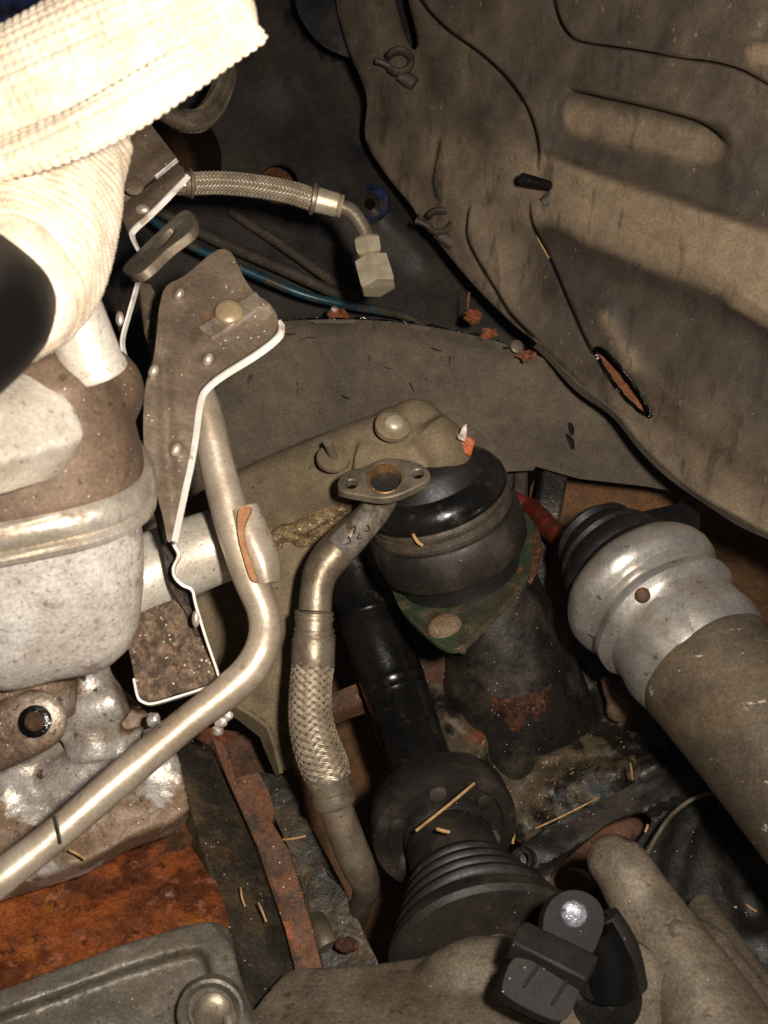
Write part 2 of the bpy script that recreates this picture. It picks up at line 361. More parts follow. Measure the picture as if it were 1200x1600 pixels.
MT['rubber'] = M('dusty black rubber', (33, 30, 26), (44, 39, 33), bs=26, rough=.5, micro=0.6, bump=.25, bscale=260, bdist=.0005, layers=[
    dict(scale=26, amt=.36, soft=.12, col=(78, 69, 58), op=.55, rough=.85), dict(scale=120, amt=.14, soft=.03, col=(96, 84, 68), op=.6), dict(SPK, scale=170, size=.08, amt=.3)])
MT['rubber_dust'] = M('brown dusted rubber', (80, 69, 57), (60, 52, 44), bs=20, rough=.6, bump=.25, bscale=240, bdist=.0005, layers=[dict(scale=60, amt=.25, soft=.06, col=(96, 84, 68), op=.6)])
MT['boot'] = M('black rubber boot', (20, 18, 17), (28, 25, 22), bs=26, rough=.45, micro=.5, bump=.2, layers=[dict(scale=30, amt=.3, soft=.08, col=(58, 50, 42), op=.5, rough=.8), dict(SPK, scale=170, size=.08, amt=.3)])
MT['black_gloss'] = M('wet black rubber', (18, 17, 16), (30, 27, 25), bs=20, rough=.24, micro=0.5, bump=.2, bscale=90, layers=[
    dict(scale=50, amt=.2, soft=.06, col=(60, 52, 43), op=.6, rough=.7), dict(SPK, scale=150, size=.07, amt=.3)])
MT['black_matte'] = M('matte black rubber', (24, 22, 21), (32, 29, 27), bs=25, rough=.5, micro=0.5, bump=.2, bscale=160, layers=[dict(scale=40, amt=.25, soft=.1, col=(66, 58, 49), op=.5, rough=.8)])
MT['blackhose'] = M('smooth black hose', (4, 4, 5), (8, 8, 8), bs=10, rough=.5, spec=.3, micro=0.2, bump=.1)
MT['plastic'] = M('grey black plastic', (36, 32, 29), (29, 26, 24), bs=60, spec=.25, rough=.6, micro=0.5, bump=.25, bscale=500, bdist=.0002, layers=[dict(SPK, scale=230, size=.09, amt=.35)])
MT['greenrust'] = M('green paint gone rusty', (58, 54, 42), (76, 68, 53), bs=40, rough=.5, bump=.35, bscale=200, layers=[
    dict(scale=22, amt=.4, soft=.07, col=(46, 68, 46), op=.8), dict(scale=40, amt=.24, soft=.04, col=(122, 74, 40), rough=.8), dict(scale=60, amt=.28, soft=.08, col=(104, 92, 72), op=.7)])
MT['cone'] = M('sooty smooth cone', (26, 24, 21), (38, 34, 29), bs=22, rough=.42, bump=.3, bscale=200, layers=[dict(scale=16, amt=.36, soft=.09, col=(84, 75, 62), op=.7, rough=.7), dict(scale=40, amt=.16, soft=.04, col=(92, 60, 36), op=.7), dict(scale=30, amt=.16, soft=.05, col=(14, 13, 12), rough=.2), dict(SPK, scale=170, size=.1, amt=.4)])
MT['sludge'] = M('oily black casting', (38, 33, 27), (26, 23, 20), bs=24, rough=.38, bump=.5, bscale=160, bdist=.0010, layers=[
    dict(scale=20, amt=.48, soft=.05, col=(98, 85, 65), op=.8, rough=.7), dict(scale=90, amt=.26, soft=.04, col=(116, 100, 76), op=.6), dict(scale=17, amt=.26, soft=.04, col=(94, 98, 98), op=.6), dict(scale=24, amt=.14, soft=.03, col=(104, 58, 32)), dict(SPK, scale=170, size=.12, amt=.4)])
MT['rustpatch'] = M('thick red rust', (92, 52, 31), (58, 36, 25), bs=110, rough=.75, bump=1.0, bscale=320, bdist=.0015, layers=[dict(scale=140, amt=.35, soft=.05, col=(118, 66, 36)), dict(scale=120, amt=.36, soft=.04, col=(58, 34, 22)), SPK])
MT['headpale'] = M('tan crusted bolt head', (134, 116, 92), (112, 92, 70), bs=80, rough=.7, bump=.4, layers=[dict(scale=90, amt=.25, soft=.04, col=(140, 82, 44))])
MT['rusthole'] = M('brown rust behind slit', (150, 96, 58), (120, 74, 44), bs=40, rough=.8, bump=.4)
MT['rustplate'] = M('orange rusted plate', (156, 84, 44), (114, 64, 38), bs=26, rough=.42, metal=.1, bump=.5, bscale=200, bdist=.0008, layers=[
    dict(scale=16, amt=.32, soft=.08, col=(166, 98, 36), op=.7), dict(scale=26, amt=.42, soft=.07, col=(78, 42, 26), op=.85), dict(scale=70, amt=.3, soft=.05, col=(164, 104, 76), op=.7), dict(scale=120, amt=.24, soft=.05, col=(64, 32, 20), op=.8), dict(SPK, scale=260, size=.1, amt=.3, col=(240, 190, 150))])
MT['rustdull'] = M('dull brown rust', (104, 66, 40), (78, 52, 34), bs=30, rough=.65, bump=.6, bscale=240, layers=[dict(scale=28, amt=.3, soft=.05, col=(140, 74, 34)), dict(scale=60, amt=.3, soft=.06, col=(58, 46, 36)), dict(SPK, scale=240, size=.13, amt=.4)])
MT['oilbeam'] = M('oily dark beam', (50, 44, 34), (34, 30, 25), bs=30, rough=.5, bump=.6, bscale=240, layers=[dict(scale=24, amt=.34, soft=.08, col=(84, 68, 46), op=.7), dict(scale=26, amt=.12, soft=.03, col=(120, 66, 34), op=.8), dict(SPK, scale=230, size=.13, amt=.42)])
MT['framedark'] = M('grimy black frame', (40, 36, 31), (28, 26, 23), bs=20, rough=.5, bump=.4, bscale=160, layers=[dict(scale=16, amt=.36, soft=.08, col=(72, 62, 49), op=.7, rough=.75), dict(scale=26, amt=.14, soft=.03, col=(96, 68, 44), op=.7), dict(SPK, scale=170, size=.1, amt=.4)])
MT['greycast'] = M('grey cast cover', (112, 106, 96), (96, 90, 80), bs=30, rough=.42, micro=0.7, metal=.35, bump=.35, bscale=300, layers=[
    dict(scale=22, amt=.36, soft=.09, col=(84, 72, 56), op=.85, rough=.7, metal=0), dict(scale=90, amt=.22, soft=.04, col=(54, 44, 34), op=.8), dict(SPK, scale=260, size=.1, amt=.33)])
MT['gearcast'] = M('dusty gearbox casting', (112, 101, 86), (94, 84, 70), bs=26, rough=.6, micro=0.8, metal=.15, bump=.5, bscale=300, bdist=.0007, layers=[
    dict(scale=20, amt=.34, soft=.09, col=(92, 80, 62), op=.8), dict(scale=26, amt=.2, soft=.03, col=(62, 48, 34), op=.8), dict(scale=11, amt=.3, soft=.06, col=(78, 66, 50), op=.7), dict(scale=170, amt=.18, soft=.03, col=(66, 50, 36)), dict(SPK, scale=240, size=.1, amt=.35)])
MT['alushine'] = M('polished aluminium shell', (226, 222, 214), (200, 194, 184), bs=24, rough=.4, micro=0.4, metal=.84, bump=.15, bscale=60, bdist=.0014, layers=[
    dict(scale=24, amt=.4, soft=.08, col=(120, 106, 90), op=.7, rough=.5, metal=.4), dict(scale=160, amt=.2, soft=.03, col=(84, 70, 56), op=.7), dict(scale=50, amt=.2, soft=.04, col=(205, 200, 190), op=.7, rough=.5)])
MT['alubrown'] = M('brown dusted aluminium', (100, 90, 76), (84, 75, 63), bs=16, rough=.5, micro=0.7, metal=.3, bump=.25, bscale=200, layers=[
    dict(scale=16, amt=.34, soft=.12, col=(120, 98, 70), op=.7), dict(scale=30, amt=.25, soft=.06, col=(70, 62, 54), op=.6), dict(scale=120, amt=.16, soft=.02, col=(190, 182, 168), st=(.3, 1, 1), op=.8, rough=.3), dict(SPK, scale=190, size=.09, amt=.35)])
MT['greypatch'] = M('scraped grey paint', (112, 104, 92), (92, 85, 76), bs=90, rough=.7, bump=.3, bscale=300, layers=[dict(scale=120, amt=.3, soft=.05, col=(70, 62, 54))])
MT['board'] = M('brown dusty ground', (128, 92, 60), (112, 80, 52), bs=12, rough=.9, bump=.4, bscale=80, bdist=.003, layers=[dict(scale=20, amt=.3, soft=.1, col=(96, 68, 44)), dict(scale=90, amt=.14, soft=.03, col=(70, 50, 34))])
MT['redrust'] = M('red oxide rod', (120, 48, 30), (92, 38, 24), bs=40, rough=.5, bump=.3)
MT['teal'] = M('teal cable jacket', (34, 72, 84), (30, 58, 68), bs=50, rough=.35, bump=.1, layers=[dict(scale=40, amt=.4, soft=.06, col=(78, 68, 54))])
MT['leaf'] = M('dry orange leaf', (140, 78, 42), (98, 54, 32), bs=120, rough=.8, bump=.5)
MT['straw'] = M('dry straw', (196, 158, 108), (160, 120, 76), bs=100, rough=.6, micro=0.3, bump=.2)
MT['white'] = M('chalky white flake', (206, 190, 180), (178, 156, 144), bs=200, rough=.8, bump=.3)
MT['zinc'] = M('zinc bolt', (186, 188, 200), (150, 150, 160), bs=120, rough=.35, metal=.6, bump=.5, bscale=500, layers=[dict(scale=160, amt=.25, soft=.04, col=(110, 104, 104))])
MT['orangeseal'] = M('orange sealant', (170, 80, 28), (140, 60, 24), bs=100, rough=.5, bump=.4)
MT['wetblack'] = M('wet black underseal', (12, 11, 11), (18, 16, 15), bs=40, rough=.12, bump=.5, bscale=160, bdist=.001)
MT['slotmark'] = M('dusty raised lug', (84, 75, 63), (66, 59, 50), bs=60, rough=.8, bump=.3)
# ------------------------------------------------------------------ the setting
gz = 0.0
g = G(); g.box(Vector((0, .6, -.02)), Vector((2.2, 0, 0)), Vector((0, 2.2, 0)), Vector((0, 0, .02)))
build('ground', g, MT['board'], kind='structure')

def dome_bolt(parent, p, n, r, mat, h=.5, name='bolt', hexa=False, washer=None, **kw):
    g = G()
    if hexa: g.lathe(p-n*r*.2, n, [(0, r), (r*(h+.05), r), (r*(h+.2), r*.86)], nc=6)
    else: g.lathe(p-n*r*.2, n, [(0, r), (r*h*.6, r), (r*h, r*.85), (r*h*1.3, r*.5), (r*h*1.38, r*.05)], nc=18)
    b = build(name, g, mat, parent, sharp=50, **kw)
    if washer:
        w = G(); w.lathe(p-n*r*.3, n, [(0, r*1.5), (r*.25, r*1.5), (r*.32, r*1.4)], nc=24); build('washer', w, washer, parent)
    return b

# back wall of the bay ------------------------------------------------
wp = plane((300, 0, 1.08), (700, 0, 1.12), (450, 480, 1.02))
l1 = cr([(455, 20), (500, 75), (545, 90), (560, 130)]); l2 = cr([(290, 150), (320, 200), (335, 260), (330, 330)])
def wall_hf(X, Y):
    h = .006*fbm(X, Y, .006, 3)
    d, s, a = pdist(l1, X, Y); h += np.where(s > 0, .012, 0)*np.exp(-d/60)-.008*np.exp(-(d/3)**2)
    d, s, a = pdist([(465, 120), (520, 230), (560, 300), (660, 400)], X, Y); h += .012*np.exp(-(d/22)**2)
    d, s, a = pdist([(430, 180), (425, 260)], X, Y); h -= .012*np.exp(-(d/40)**2)
    r = np.hypot(X-580, Y-320); h += .010*np.exp(-(r/34)**2)
    return h
g = G(); g.sheet([(-350, -120), (760, -120), (830, 560), (820, 900), (-350, 900)], wp, thick=.004, step=14,
    holes=[ell(436, 287, 30, 32), ell(578, 318, 9, 10, n=16), ell(300, 245, 46, 68, -10)], lines=[l1], hf=wall_hf)
t = thing('bulkhead_panel', 'dark painted body panel with round holes behind the braided brake hose', 'body panel', K(400, 300, 1.06))
build('panel', g, MT['darkwall'], t)
g = G(); g.lathe(K(578, 318, wp(578, 318)-.0165), D(-.25, .1, 1), [(-.002, .021), (.0012, .020), (.0015, .011), (-.004, .009)], nc=28, caps=False)
build('worn_ring', g, MT['bluepaint'], t, label='worn blue ring round the small bolt hole')
g = G(); g.sheet([(380, 240), (500, 240), (500, 350), (380, 350)], plane((380, 240, 1.13), (500, 240, 1.16), (380, 350, 1.10)), thick=.003)
build('inner_plate', g, MT['rustdull'], t)
for q in [((440, 255), (490, 330), (545, 400))]:
    pass
# pressed ribs on the wall below the hose
for pts in ([(250, 330, 1.0, 9), (330, 372, 1.0, 9), (440, 420, .99, 9), (560, 475, .97, 8)],
            [(360, 330, 1.02, 8), (450, 390, 1.01, 8), (560, 470, .98, 7)]):
    g = G(); g.sweep(pts, nc=12); build('pressed_rib', g, MT['rubber_dust'], t)
g = G(); g.sweep([(180, 300, .93, 7), (250, 352, .93, 7), (300, 385, .93, 7), (400, 430, .935, 7), (480, 462, .94, 7), (560, 480, .955, 7), (640, 497, .985, 6), (700, 540, 1.01, 6)], nc=12)
build('cable', g, MT['teal'], label='thin teal blue cable running under the braided brake hose along the dark panel', cat='cable')
# corner of blue bodywork, top left
g = G(); g.sheet([(-150, -120), (120, -120), (110, 30), (60, 80), (-150, 120)], plane((0, 0, .62), (100, 0, .64), (0, 100, .6)), thick=.003, step=20, hf=lambda X, Y: .004*fbm(X, Y, .02, 2))
build('blue_panel', g, MT['bluepaint'], label='dark blue bodywork corner above the cream woven sleeve', cat='body panel')
# black flap at the top
g = G(); g.sheet(cr([(455, -60), (463, 10), (480, 45), (505, 72), (540, 88), (575, 95), (600, 40), (600, -60)], 4)[:-1]+[(600, -60)], plane((460, 0, .99), (600, 0, .97), (520, 90, .99)), thick=.003, step=12, hf=lambda X, Y: .003*fbm(X, Y, .02, 5))
build('rubber_flap', g, MT['black_matte'], label='black rubber flap at the top beside the brown panel', cat='flap')

# arch liner -----------------------------------------------------------
top = cr([(240, 560), (300, 530), (370, 512), (430, 503), (530, 499), (620, 504), (700, 516), (770, 532), (830, 552), (880, 570), (940, 560)], 6)
ap = plane((430, 505, .90), (820, 545, .915), (1100, 780, 1.0))
def arch_df(X, Y):
    X = np.asarray(X, float); Y = np.asarray(Y, float); return ap(X, np.minimum(Y, 560)+(np.maximum(Y, 560)-560)*.4)
def arch_hf(X, Y):
    h = .006*fbm(X, Y, .006, 9)+.0016*fbm(X, Y, .03, 4)
    ty = np.interp(X, [p[0] for p in top], [p[1] for p in top])
    h += .01*np.exp(-((Y-ty-4)/9)**2)
    d, s, a = pdist([(900, 735), (1010, 760), (1180, 800)], X, Y); h += .006*np.exp(-(d/16)**2)
    d, s, a = pdist([(420, 560), (700, 590), (980, 660)], X, Y); h += .004*np.exp(-(d/70)**2)
    return h
t = thing('arch_liner', 'dusty grey brown inner wheel arch curving behind the engine mount', 'wheel arch', K(640, 620, .93))
al = cr([(460, 512), (500, 528), (450, 548), (560, 540), (640, 552), (720, 540)], 5)
g = G(); g.sheet(top+[(1010, 610), (1120, 700), (1230, 800), (1230, 850), (1130, 782), (1010, 760), (905, 748), (837, 729), (833, 735), (790, 737), (760, 790), (560, 860), (250, 860), (200, 700)], arch_df, thick=.004, step=12, hf=arch_hf)
build('skin', g, MT['liner'], t)
# crumbled sealant bead on the top lip
g = G()
for i in range(60):
    x = 420+i*6.5+random.uniform(-3, 3); y = np.interp(x, [p[0] for p in top], [p[1] for p in top])+random.uniform(-3, 5)
    g.ball(K(x, y, arch_df(x, y)-.009), random.uniform(.0008, .0022), (2.4, .6, 1), n=4)
g.rough(.0012, 300); o = build('sealant_bead', g, MT['wetblack'], t); o['kind'] = 'stuff'
g = G()
for x, y, l, a in ((450, 520, 26, 5), (480, 530, 30, -8), (610, 575, 20, 10), (660, 590, 22, 30), (640, 600, 26, 60), (700, 560, 20, 80), (540, 620, 14, 20), (560, 700, 18, -30), (480, 700, 20, 10), (890, 690, 26, 65), (892, 670, 20, 75), (385, 745, 30, -10), (400, 742, 20, -25), (680, 545, 22, 20)):
    c, s_ = math.cos(math.radians(a)), math.sin(math.radians(a)); w = 5 if x == 890 or x == 892 else 1.3
    d0 = float(arch_df(x, y)); g.sweep([(x-c*l*.5, y-s_*l*.5, d0-.006, w*.4), (x-s_*random.uniform(-3, 3), y+c*random.uniform(-3, 3), d0-.0062, w*random.uniform(.5, 1.1)), (x+c*l*.5, y+s_*l*.5, d0-.006, w*.4)], nc=5, sub=3)
o = build('tar_fleck', g, MT['black_matte'], t); o['kind'] = 'stuff'

# right hand panel -----------------------------------------------------
pp0 = plane((570, 200, .97), (1200, 300, .72), (1100, 780, .80))
L1 = cr([(640, -30), (668, 12), (700, 45), (755, 85), (800, 130), (830, 180), (843, 235), (839, 272)], 6)
L1b = cr([(828, 312), (833, 350), (858, 398), (888, 468), (918, 535), (935, 560)], 6)
L2 = cr([(862, -30), (872, 20), (886, 48), (905, 62), (950, 70), (1000, 77), (1060, 88), (1120, 96), (1165, 110), (1210, 135), (1280, 170)], 6)
L3 = cr([(886, 137), (940, 150), (1000, 163), (1060, 178), (1095, 190), (1122, 208), (1140, 230)], 6)
L4 = cr([(737, 316), (731, 340), (731, 372), (748, 408), (775, 452), (800, 492), (845, 535)], 6)
L5 = cr([(690, 215), (680, 260), (677, 290), (688, 318)], 5)
GR = [(L1, .016, .010, 40), (L1b, .014, .008, 40), (L2, .016, .012, 60), (L3, .014, .010, 40), (L4, .016, .010, 30), (L5, .006, .006, 40)]
def off(l, o):
    P = np.array(l); T = np.gradient(P, axis=0); T /= np.linalg.norm(T, axis=1)[:, None]; return [(x-ty*o, y+tx*o) for (x, y), (tx, ty) in zip(P, T)]
U = ([560, 780, 850, 1000, 1200, 1300], [205, 222, 238, 292, 356, 390]); W = ([560, 780, 850, 1000, 1130, 1250, 1300], [300, 330, 345, 405, 455, 520, 545])
def pan_t(X, Y):
    u = np.interp(X, *U); w = np.interp(X, *W); return (Y-u)/(w-u)
def pan_hf(X, Y):
    X = np.asarray(X, float); Y = np.asarray(Y, float); h = .004*fbm(X, Y, .005, 1, 3)+.0012*fbm(X, Y, .02, 2, 3)+.0016*fbm(X*1.0+Y*.5, Y*.25, .03, 6, 3)
    for l, gd, st, w in GR:
        d, s, a = pdist(l, X, Y); tp = sstep(0, .12, a)*sstep(1, .86, a)
        sd_ = d*s; h += tp*(np.where(sd_ < .95, st, 0)*np.exp(-d/w)*.55-gd*1.7*np.exp(-((sd_-1.3)/1.7)**2))
    t = pan_t(X, Y); m = sstep(800, 900, X)
    h += m*(.020*sstep(-.08, .12, t)*(1-sstep(.75, 1.5, t)))
    h += (1-m)*.008*np.exp(-((t-.4)/.6)**2)*sstep(560, 640, X)
    # pill shaped recess under L3
    d, s, a = pdist([(905, 178), (1010, 203), (1105, 228)], X, Y); h -= .010*sstep(42, 24, d)
    d, s, a = pdist([(945, 495), (985, 570)], X, Y); h += .006*np.exp(-(d/18)**2)
    d, s, a = pdist([(700, 300), (760, 420), (830, 520)], X, Y); h += .008*np.exp(-(d/30)**2)
    d, s, a = pdist([(600, 20), (640, 80), (670, 130)], X, Y); h -= .010*np.exp(-(d/22)**2)
    d, s, a = pdist([(700, 130), (760, 190), (800, 260)], X, Y); h += .007*np.exp(-(d/28)**2)
    d, s, a = pdist([(655, 210), (655, 260)], X, Y); h += .005*np.exp(-(d/18)**2)
    d, s, a = pdist([(770, 260), (740, 300), (790, 300)], X, Y); h += .006*np.exp(-(d/20)**2)
    d, s, a = pdist([(1150, 465), (1240, 520)], X, Y); h += .008*sstep(24, 12, d)
    d, s, a = pdist([(1180, 85), (1260, 90)], X, Y); h += .007*sstep(22, 12, d)
    d, s, a = pdist([(820, 560), (905, 590), (1010, 660), (1120, 750), (1230, 810)], X, Y); h -= .010*sstep(60, 10, d)*sstep(560, 600, Y)
    return h
def pan_dust(X, Y):  # dust cover mixed with painted light: the ridge band facing the flash is brighter
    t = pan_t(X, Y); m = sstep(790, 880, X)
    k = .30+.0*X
    k += m*.62*sstep(-.05, .1, t)*(1-sstep(.85, 1.25, t))  # lit ridge face brightened through the dust tone
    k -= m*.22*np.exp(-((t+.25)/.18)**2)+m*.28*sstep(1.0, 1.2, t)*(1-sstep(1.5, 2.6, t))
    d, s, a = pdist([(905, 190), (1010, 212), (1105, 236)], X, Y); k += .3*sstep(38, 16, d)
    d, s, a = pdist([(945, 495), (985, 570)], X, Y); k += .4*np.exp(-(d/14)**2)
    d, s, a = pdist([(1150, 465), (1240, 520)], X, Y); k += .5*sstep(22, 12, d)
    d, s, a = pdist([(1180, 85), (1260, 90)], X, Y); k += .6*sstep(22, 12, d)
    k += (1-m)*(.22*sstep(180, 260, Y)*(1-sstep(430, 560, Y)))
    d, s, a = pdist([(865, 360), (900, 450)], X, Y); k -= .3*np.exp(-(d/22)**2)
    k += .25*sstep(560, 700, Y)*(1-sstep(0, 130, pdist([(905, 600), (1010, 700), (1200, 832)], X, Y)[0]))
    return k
hole = cr([(931, 543), (946, 549), (968, 572), (990, 600), (1008, 630), (1017, 651), (1003, 645), (980, 625), (962, 603), (945, 578), (933, 556)], 3, True)
hole2 = cr([(632, -20), (640, 10), (652, 60), (648, 78), (634, 60), (622, 20), (616, -10)], 3, True)
pout = cr([(520, -60), (528, 20), (545, 80), (573, 150), (571, 215), (600, 268), (640, 318), (662, 350), (690, 385), (740, 445), (800, 505), (850, 545), (905, 600), (960, 642), (1010, 700), (1080, 762), (1140, 800), (1200, 832), (1330, 900)], 5)+[(1330, -60)]
t = thing('inner_fender', 'large dusty brown inner fender panel with pressed creases on the right', 'body panel', K(900, 300, .85))
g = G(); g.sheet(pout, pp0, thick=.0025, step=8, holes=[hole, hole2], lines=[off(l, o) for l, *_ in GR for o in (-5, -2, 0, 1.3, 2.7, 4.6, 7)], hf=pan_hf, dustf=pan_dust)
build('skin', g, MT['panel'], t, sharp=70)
hp = [K(x, y, float(pp0(x, y)-pan_hf(np.array([x]), np.array([y]))[0])) for x, y in hole]
g = G(); g.sweep([(p, .0016) for p in hp+hp[:1]], nc=8, raw=True, disp=lambda s, th: .0006*math.sin(s*400+th*3)); build('hole_rim', g, MT['wetblack'], t, label='glossy black edge of the slit')
g = G(); g.sheet([(915, 525), (1050, 560), (1045, 680), (1000, 672), (945, 612)], plane((900, 520, .885), (1060, 560, .83), (930, 680, .88)), thick=.002, step=12, hf=lambda X, Y: .002*fbm(X, Y, .02, 2)); build('backing_plate', g, MT['rusthole'], t)
g = G(); g.sheet([(590, -60), (680, -60), (680, 100), (600, 100)], plane((590, -60, .99), (680, -60, .97), (600, 100, 1.0)), thick=.002); build('dark_backing', g, MT['black_matte'], t)
# rolled edge of panel along its lower border
ed = [p for p in pout if p[0] > 838 and p[1] > 530]
g = G(); g.ribbon([(x, y, float(pp0(x, y))+.001) for x, y in ed], [(x-5, y+7+2*math.sin(x*.05), float(pp0(x, y))+.010) for x, y in ed], .002); build('lower_lip', g, MT['liner'], t)
def clip(px, py, s, label):
    d0 = float(pp0(px, py))-.008; tt = thing('hose_clip', label, 'clip', K(px, py, d0), group='small empty hose clips on the inner fender')
    g = G(); pts = [(px+s*19*math.cos(a)+2, py+s*17*math.sin(a)-4, d0-.004, 5.5*s) for a in np.linspace(math.radians(200), math.radians(500), 14)]
    g.sweep(pts, nc=10, sub=2, ab=(2.0, 1)); build('ring', g, MT['rubber_dust'], tt)
    g = G(); g.sweep([(px-12*s, py+4*s, d0, 6*s), (px-24*s, py-2*s, d0-.003, 4.5*s), (px-34*s, py-6*s, d0-.003, 6*s)], nc=8); build('tail', g, MT['rubber_dust'], tt)
    g = G(); g.sweep([(px+2*s, py+16*s, d0, 9*s), (px+16*s, py+25*s, d0+.001, 12*s), (px+26*s, py+32*s, d0, 11*s)], nc=12, ab=(.8, 1)); build('foot', g, MT['rubber_dust'], tt)
clip(622, 100, 1.0, 'small brown dusted hose clip nearest the top edge of the fender panel')
clip(684, 350, 1.0, 'small brown dusted hose clip on panel edge above the fallen leaves')
# threaded stud on panel
sd = float(pp0(852, 292))-.018
t = thing('threaded_stud', 'black threaded stud sticking out of the dusty inner fender panel', 'stud', K(858, 292, sd))
g = G(); a = K(862, 292, sd+.004); b = K(817, 279, sd-.03); ax = (b-a).normalized(); n = 66
prof = [((b-a).length*i/n, .0036+.0007*math.sin(i*2*math.pi/8)*1.3) for i in range(n+1)]; g.lathe(a, ax, prof, nc=14); build('thread', g, MT['black_gloss'], t)
g = G(); g.sweep([(858, 270, sd+.008, 9), (866, 285, sd+.002, 10), (864, 303, sd+.004, 9), (850, 318, sd+.008, 10)], nc=12, ab=(.6, 1)); build('weld_foot', g, MT['rubber_dust'], t)

# drift of leaves where wall and arch meet -----------------------------
for i, (x, y, d0, r, lb) in enumerate(((527, 491, .90, 15, 'dry orange leaf scrap on the arch lip left of the fender panel'), (742, 492, .90, 15, 'curled brown leaf caught under the fender panel edge'), (764, 520, .895, 13, 'crumpled orange leaf piece on the arch below the fender edge'), (823, 556, .885, 12, 'rust coloured leaf scrap beside the pale screw head'))):
    out = [(x+r*random.uniform(.5, 1.2)*math.cos(a)*1.3, y+r*random.uniform(.4, 1.0)*math.sin(a)) for a in np.linspace(0, 6.28, 11)[:-1]]
    g = G(); g.sheet(out, lambda X, Y, d0=d0: d0+0*X, thick=.0006, step=5, hf=lambda X, Y: .006*fbm(X, Y, .12, i+3)); build('leaf', g, MT['leaf'], label=lb, cat='leaf')
g = G(); g.sweep([(733, 456, .89, 1.6), (731, 480, .893, 1.8), (733, 498, .90, 1.5)], nc=6); build('twig', g, MT['leaf'], label='thin upright brown twig above the curled leaf', cat='twig')
t = thing('screw', 'pale round screw head on the arch liner near the leaves', 'screw', K(808, 541, .89)); dome_bolt(t, K(808, 541, .893), D(.2, .2, 1), .0060, MT['steel_dark'], name='head', h=.25)
g = G(); g.ball(K(522, 484, .893), .0026, (1.2, .9, .5), n=6); g.rough(.0015, 400); build('paint_chip', g, MT['white'], label='tiny white chip beside the leaf scrap on the arch lip', cat='chip')
g = G(); g.sweep([(828, 362, .868, 3), (838, 372, .862, 2.6), (846, 386, .86, 2.8), (858, 404, .86, 2)], nc=6); build('twig', g, MT['straw'], label='little brown twig in the fender crease below the stud', cat='twig')

# ------------------------------------------------------------------ braided hoses
def braid(path, nst=24, pitch=.03, amp=.00045, wires=3, wr=.00028, sub=8, w=.72, seg=None):
    c = cr(path, sub); pts = [K(p[0], p[1], p[2]) for p in c]; rad = [p[3]*p[2]/F for p in c]
    L = [0]
    for i in range(1, len(pts)): L.append(L[-1]+(pts[i]-pts[i-1]).length)
    n = seg or int(L[-1]/pitch*nst*2.0)
    S = np.linspace(0, L[-1], n+1); fr = []; N = None
    PX = np.array([tuple(p) for p in pts])
    C = np.stack([np.interp(S, L, PX[:, k]) for k in range(3)], 1); R = np.interp(S, L, rad)
    for i in range(n+1):
        T = Vector(C[min(i+1, n)]-C[max(i-1, 0)]).normalized()
        if N is None: N = D(0, 0, 1)
        N = (N-T*N.dot(T)).normalized(); fr.append((Vector(C[i]), N.copy(), T.cross(N)))
    g = G()
    for dr in (1, -1):
        for k in range(nst):
            for wi in range(wires):
                o = (wi-(wires-1)/2)/wires*w
                V = []; Fc = []
                for i in range(n+1):
                    ph = (k+o)/nst*2*math.pi; th = ph+dr*2*math.pi*S[i]/pitch
                    a = (th-2*math.pi*S[i]/pitch)*nst/(2*math.pi); b = (th+2*math.pi*S[i]/pitch)*nst/(2*math.pi)
                    q = amp*dr*math.sin(math.pi/2*(a+b)+.6)
                    p, NN, B = fr[i]
                    for m_ in range(3):
                        aa = m_*2.094+.5; rr = R[i]+q+wr*math.cos(aa)*1.0; t2 = th+wr*1.25*math.sin(aa)/R[i]
                        V.append(p+NN*(rr*math.cos(t2))+B*(rr*math.sin(t2)))
                for i in range(n):
                    for m_ in range(3): Fc.append((i*3+m_, i*3+(m_+1) % 3, i*3+3+(m_+1) % 3, i*3+3+m_))
                g.add(V, Fc)
    core = G(); core.sweep([(p, r-amp-wr*.6) for p, r in zip(pts, rad)], nc=24, raw=True)
    return g, core
t = thing('brake_hose', 'braided steel hose with angled hex fitting pointing down at its end', 'braided hose', K(300, 285, .70))
hp_ = [(300, 287, .70, 16.5), (345, 286, .71, 16.5), (400, 291, .72, 16.5), (450, 300, .73, 16.5), (486, 311, .735, 16.5)]
g, c = braid(hp_, nst=14, pitch=.040, amp=.0006, wires=2, wr=.00036, w=.5); o = build('braid', g, MT['braid'], t, fix=False, sharp=180); build('core', c, MT['braid_in'], o)
def seg(a, b, da, db, prof, nc=24, **k):
    A, B = K(a[0], a[1], da), K(b[0], b[1], db); l = (B-A).length; ax = (B-A).normalized()
    g = G(); g.lathe(A, ax, [(l*u, r*da/F) for u, r in prof], nc=nc, **k); return g
build('collar', seg((288, 287), (303, 287), .698, .70, [(0, 18), (.1, 19), (.5, 19.5), (.6, 23), (.8, 23), (.85, 17), (1, 16)]), MT['steel_dark'], t)
build('end_sleeve', seg((262, 288), (292, 287), .695, .699, [(0, 17), (.9, 18), (1, 18)], nc=12), MT['steel'], t, sharp=25)
build('collar', seg((480, 309), (500, 313), .735, .737, [(0, 17), (.2, 18), (.3, 25), (.55, 25), (.7, 19), (1, 18)]), MT['steel_dark'], t)
build('ferrule', seg((494, 312), (535, 323), .736, .738, [(0, 18), (.05, 20), (.5, 19), (.8, 19), (.85, 16), (.9, 19), (1, 17)], nc=28, disp=lambda s_, th: -.0004*max(0, math.sin(th*8))), MT['nut'], t)
g = G(); g.sweep([(530, 322, .738, 12), (548, 330, .738, 12.5), (562, 348, .738, 12), (571, 366, .738, 11.5), (574, 385, .738, 12)], nc=20); build('elbow', g, MT['steel'], t)
